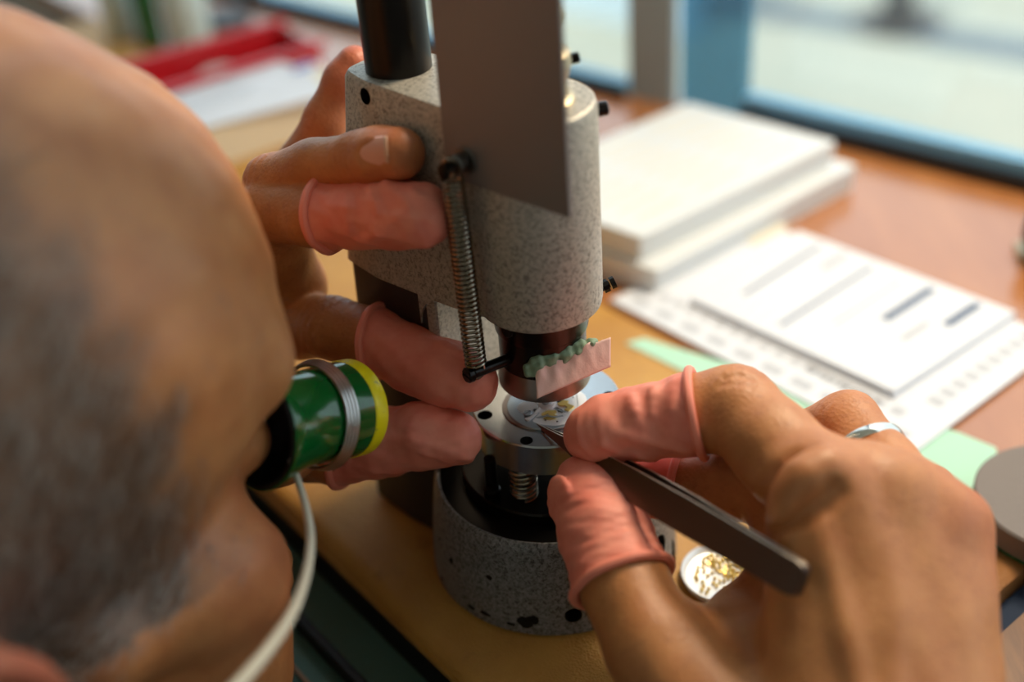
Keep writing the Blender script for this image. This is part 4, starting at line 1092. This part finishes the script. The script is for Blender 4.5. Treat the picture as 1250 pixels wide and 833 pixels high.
f.cone(R_thb[5][:3], R_wrist, 18, 22, 10)
f.cone(R_thb[4][:3], W(980, 800, 358), 11, 12, 12)      # web between thumb and first knuckle
f.cone(W(905, 745, 366), W(985, 690, 366), 7.5, 11, 8)
f.cone(W(900, 800, 356), W(1010, 770, 358), 14, 14, 12)
f.cone(W(965, 650, 366), W(1010, 760, 364), 11, 13, 10)
f.cone(W(1000, 640, 362), W(1110, 660, 360), 13, 13, 10)
f.cone(W(1080, 990, 314), W(1150, 1160, 290), 26, 30, 10)
RH.union(f, 7)
aP = nrm(p3(R_idx[3]) - p3(R_idx2[1]))
rax = nrm(p3(R_rng[1]) - p3(R_rng[3]))
RH.wave(R_idx[4][:3], nrm(p3(R_idx[2]) - p3(R_idx2[2])), 20, 0.45, 4.0, 11)
RH.wave(R_rng[2][:3], nrm(p3(R_rng[1]) - p3(R_rng[3])), 16, 0.6, 3.0, 10)
RH.wave(R_mid[3][:3], nrm(p3(R_mid[2]) - p3(R_mid[4])), 15, 0.6, 3.4, 9)
def crease(F, pts, r, k, mode='sub', lift=0.3):
    h_ = [hit(F, *p) for p in pts]; h_ = [p - nrm(p - CAM) * lift for p in h_ if p is not None]
    for u, w in zip(h_[:-1], h_[1:]): F.cone(u, w, r, r, k, mode)
crease(RH, [(926, 640), (928, 612), (945, 585), (970, 562), (992, 552)], 1.1, 5.0, 'sub', 0.3)
crease(RH, [(955, 640), (965, 606), (985, 580), (1005, 566)], 2.6, 7.0, 'add', -1.0)
crease(RH, [(938, 650), (990, 628), (1020, 600)], 1.0, 5.0, 'sub', 0.2)
crease(RH, [(880, 470), (900, 466), (918, 470)], 0.4, 1.5, 'sub', 0.2)
crease(RH, [(884, 462), (902, 458), (920, 463)], 0.4, 1.5, 'sub', 0.2)
for a, b, r in ((W(1000, 640, 326), W(1075, 960, 298), 1.6), (W(1080, 640, 330), W(1095, 960, 296), 1.6), (W(1150, 680, 338), W(1125, 960, 297), 1.2)):
    RH.cone(a, b, r, r, 5.0, 'add')                      # tendons on the back of the hand
RH.lump(0.14, 22, 3)
V, Q = RH.mesh()
add_body(V, Q, red=spots(V, [(R_pky[3][:3], 16, 0.6), (R_rng[2][:3], 10, 0.25), (R_idx[4][:3], 12, 0.15), (R_idx2[2][:3], 14, 0.2), (R_rng[4][:3], 14, 0.35)]))
axr = nrm(p3(R_idx[1]) - p3(R_idx[4]))
cp = W(852, 506, 371)
cot(R_idx, cp, nrm(-axr + UP * 0.0 - RT * 0.0), 21, 0.8,
    folds=[((762, 532), (835, 548), 1.2), ((735, 545), (800, 560), 1.2), ((772, 486), (776, 512), 1.3), ((798, 478), (796, 505), 1.2), ((822, 470), (820, 500), 1.0)])
axk = nrm(p3(R_mid[0]) - p3(R_mid[2]))
cp = W(828, 590, 390)
cot(R_mid[:3], cp, nrm(-axk - UP * 0.1), 25, 0.7)
axh = nrm(p3(R_thb[1]) - p3(R_thb[3]))
cp = W(753, 716, 360)
tn_ = nrm(-RT * 1.0 + UP * 0.25 - FW * 0.25)
cot(R_thb[:5], cp, nrm(-axh + RT * 0.02 - UP * 0.06), 31, 0.9, nail_bump=(p3(R_thb[1]) - axh * 2 + tn_ * 11.0, axh, tn_, 8, 7.5))

# wedding band
rc = p3(R_rng[3]) * 0.62 + p3(R_rng[2]) * 0.38; rd = nrm(p3(R_rng[2]) - p3(R_rng[3]))
rd = nrm(rd + UP * 0.35)
rg = empty('finger_ring', rc, 'plain silver band on the ring finger of the right hand', 'ring')
obj('band', lathe(rc, rd, [(10.9, -1.9), (11.6, -1.7), (11.9, -0.6), (11.9, 0.6), (11.6, 1.7), (10.9, 1.9), (10.5, 1.0), (10.5, -1.0)], 64, True), silver, rg)

# ---------------------------------------------------------------- head
AZ, PT, RL = math.radians(43), math.radians(-4.5), math.radians(0)
hf = A(math.cos(AZ) * math.cos(PT), math.sin(AZ) * math.cos(PT), math.sin(PT))
hr = nrm(np.cross(hf, A(0, 0, 1))); hu = np.cross(hr, hf)
hr, hu = hr * math.cos(RL) + hu * math.sin(RL), hu * math.cos(RL) - hr * math.sin(RL)
HS = 1.12
HO = W(296, 520, 354) - (hr * 33 + hf * 80 + hu * -14) * HS
HH = Field((-112, -125, -260), (112, 132, 124), 1.9)
HH.ell((0, -8, 30), (76, 97, 78), 0)
HH.ell((0, 45, 24), (63, 52, 54), 34)
HH.ell((0, 32, -42), (57, 52, 66), 16)
for s in (-1, 1):
    HH.cone((s * 52, 4, -68), (s * 12, 72, -104), 17, 17, 16)
    HH.ell((s * 49, 54, -38), (20, 21, 17), 14)
    HH.ell((s * 44, 50, -70), (20, 28, 36), 16)
    HH.cone((s * 46, 78, 11), (s * 14, 92, 7), 9, 9.5, 9)
    HH.cone((s * 62, 20, -32), (s * 54, 55, -36), 10, 11, 10)
HH.ell((0, 76, -106), (20, 19, 17), 10)
HH.ell((0, 78, -78), (30, 20, 20), 10)
for s in (-1, 1): HH.ell((s * 36, 96, -15), (22, 18, 15), 9, 'sub')
HH.cone((0, 88, -2), (0, 114, -46), 7, 11, 7)
for s in (-1, 1): HH.ell((s * 11, 106, -50), (8, 11, 8), 4)
for s in (-1, 1):
    HH.ell((s * 33, 74, -14), (13, 11, 11), 2)
    HH.cone((s * 4.5, 113, -56), (s * 6, 108, -50), 2.5, 3, 2, 'sub')
HH.cone((-20, 92, -74), (20, 92, -74), 5, 5, 4); HH.cone((-18, 92, -83), (18, 92, -83), 5.5, 5.5, 4)
HH.cone((-23, 98, -78.5), (23, 98, -78.5), 1.8, 1.8, 2, 'sub')
HH.cone((0, -22, -60), (0, -52, -255), 54, 60, 20)
for s in (-1, 1):
    m = smooth_path([A(s * 76, -4, -34), A(s * 81, 2, -16), A(s * 85, -6, 1), A(s * 89, -20, 7), A(s * 89, -32, -2), A(s * 85, -30, -21), A(s * 79, -18, -40), A(s * 75, -7, -48)], 4)
    HH.ell((s * 77, -15, -19), (7, 16, 26), 5, axes=(nrm(A(1, s * 0.35, 0)), nrm(A(-s * 0.35, 1, 0)), A(0, 0, 1)))
    for a, b in zip(m[:-1], m[1:]): HH.cone(a, b, 3.8, 3.8, 2.0)
    HH.ell((s * 77, -7, -48), (5, 7, 8), 3)
    HH.ell((s * 86, -9, -25), (6, 7, 9), 3, 'sub')
HH.lump(0.35, 46, 6); HH.lump(0.12, 14, 7)
V, Q = HH.mesh()
# where the cropped hair grows: sides and back, thin over the crown
def hair_density(V):
    x, y, z = V[:, 0], V[:, 1], V[:, 2]
    rs = np.sin(x * 0.31 + z * 0.17) * 3 + np.sin(y * 0.23 - z * 0.29) * 3
    line = 43 - 0.16 * (z - 10) + rs                      # hairline at the temple
    line = np.where(z < -26, 14 - 0.9 * (-22 - z) * 0.2 + rs, line)
    side = 1 / (1 + np.exp((y - line) / 3.5))
    crown = 1 / (1 + np.exp((z - 78 + rs) / 9))
    crown = np.maximum(crown, 0.9 / (1 + np.exp((y - 22 - rs) / 6)))
    low = 1 / (1 + np.exp((-(z + 62 + rs)) / 6)) * np.where(y > -20, 1 / (1 + np.exp((-z - 48) / 5)), 1)
    ear = np.exp(-((np.abs(x) - 86) / 9) ** 2 - ((y + 15) / 22) ** 2 - ((z + 15) / 28) ** 2)
    return np.clip(side * (0.35 + 0.65 * crown) * low * (1 - ear), 0, 1)
scalp = hair_density(V)
red = spots(V, [((86, -5, -5), 24, 0.9), ((-86, -5, -5), 24, 0.9), ((0, 114, -46), 18, 0.5), ((54, 62, -38), 22, 0.35), ((-54, 62, -38), 22, 0.35)])
HM = np.stack([hr, hf, hu]) * HS
add_body(HO + V @ HM, Q, scalp=scalp, red=red)
# short hairs, each a thin curved blade
tri = np.array([V[Q[:, i]] for i in range(3)]).transpose(1, 0, 2); nr = np.cross(tri[:, 1] - tri[:, 0], tri[:, 2] - tri[:, 0])
ln_ = np.linalg.norm(nr, axis=1); nr /= np.maximum(ln_, 1e-9)[:, None]; cen = V[Q].mean(1)
rs = np.random.RandomState(4); prob = hair_density(cen) * ln_ * (cen[:, 2] > -75) * (np.abs(cen[:, 0]) < 84); prob /= prob.sum()
NH = 15000; pick = rs.choice(len(cen), NH, p=prob); root = cen[pick] + rs.normal(0, 0.7, (NH, 3)); nn = nr[pick]
flow = np.stack([np.zeros(NH), -0.75 * np.ones(NH), -0.55 * np.ones(NH)], 1) + rs.normal(0, 0.28, (NH, 3))
flow -= nn * (flow * nn).sum(1)[:, None]; LN = rs.uniform(4.0, 9.0, NH)[:, None]
sidev = np.cross(nn, flow); sidev /= np.maximum(np.linalg.norm(sidev, axis=1), 1e-9)[:, None]
pts = [root - nn * 0.4, root + nn * 1.4 + flow * LN * 0.35, root + nn * 2.0 + flow * LN * 0.75, root + nn * 1.6 + flow * LN]
wd = [0.14, 0.13, 0.09]
HV = np.concatenate([np.stack([pts[k] - sidev * wd[k], pts[k] + sidev * wd[k]], 1) for k in range(3)] + [pts[3][:, None, :]], 1)    # NH x 7 x 3
HV = HO + HV.reshape(-1, 3) @ HM
fb = np.array([[0, 1, 3, 2], [2, 3, 5, 4], [4, 5, 6, 6]]); base_i = (np.arange(NH) * 7)[:, None, None]
quads = (base_i + fb[None, :2]).reshape(-1, 4); tris = (base_i + fb[None, 2:, :3]).reshape(-1, 3)
me = bpy.data.meshes.new('hair')
me.from_pydata((HV * MM - np.array(origin_of(person))).tolist(), [], quads.tolist() + tris.tolist())
me.materials.append(hair_m.m); hair = bpy.data.objects.new('hair', me); COL.objects.link(hair); hair.parent = person; hair['kind'] = 'stuff'
for s, nm in ((1, 'eye'), (-1, 'eye')):
    c = HO + A(s * 33, 77.5, -14) @ HM
    obj(nm, ball(c, 9.5, 20, 14), eye_m, person)
for s in (1, -1):
    e = smooth_path([A(s * x, y, z) for x, y, z in ((13, 99, 9), (24, 97, 14), (37, 91, 16), (50, 80, 13))], 12); V = []; Fc = []
    for k in range(170):
        p = e[rs.randint(len(e))] + rs.normal(0, 1.3, 3); d = A(s * 4.5, -1.5, rs.uniform(0.5, 3.5)) * rs.uniform(0.7, 1.3) + A(0, 1.5, 0)
        w = A(0, 0, 0.16); n_ = len(V); V += [p - w, p + w, p + d]; Fc.append((n_, n_ + 1, n_ + 2))
    obj('eyebrow', ((HO + np.array(V) @ HM).tolist(), Fc), hair_m, person, smooth=False)['kind'] = 'stuff'

# ---------------------------------------------------------------- shirt: shoulders, chest and sleeves down to the wrists
neck = HO + A(0, -48, -215) @ HM
bf = nrm(A(hf[0], hf[1], 0)); br = nrm(np.cross(bf, A(0, 0, 1)))
ch_c = neck - bf * 20 - A(0, 0, 120)
shR, shL = neck + br * 165 - A(0, 0, 62), neck - br * 165 - A(0, 0, 62)
elR, elL = A(150, -380, 52), W(-120, 520, 560)
wrR, wrL = W(1165, 1190, 286), W(20, 480, 520)
S = Field(np.min([ch_c - 260, shR, elR, wrR, shL, elL, wrL], 0) - 80, np.max([ch_c + 240, shR, elR, wrR, shL, elL, wrL], 0) + 80, 6.0)
S.ell(ch_c - A(0, 0, 60), (150, 150, 230), 0, axes=(br, bf, A(0, 0, 1)))
S.cone(shR, shL, 62, 62, 40)
S.cone(neck - A(0, 0, 30), neck + nrm(HO - neck) * 14, 74, 66, 30)
for a, b, c in ((shR, elR, wrR), (shL, elL, wrL)):
    f = S.like(); f.cone(a, b, 60, 48, 0); f.cone(b, c, 47, 36, 14); S.union(f, 24)
S.lump(2.0, 90, 5)
V, Q = S.mesh()
np_mesh('shirt', V, Q, shirt_m, person, relax=2)

body = np_mesh('body', np.concatenate(BV), np.concatenate(BQ), skin, person, attrs={k: np.concatenate(v) for k, v in ATT.items()}, relax=1)
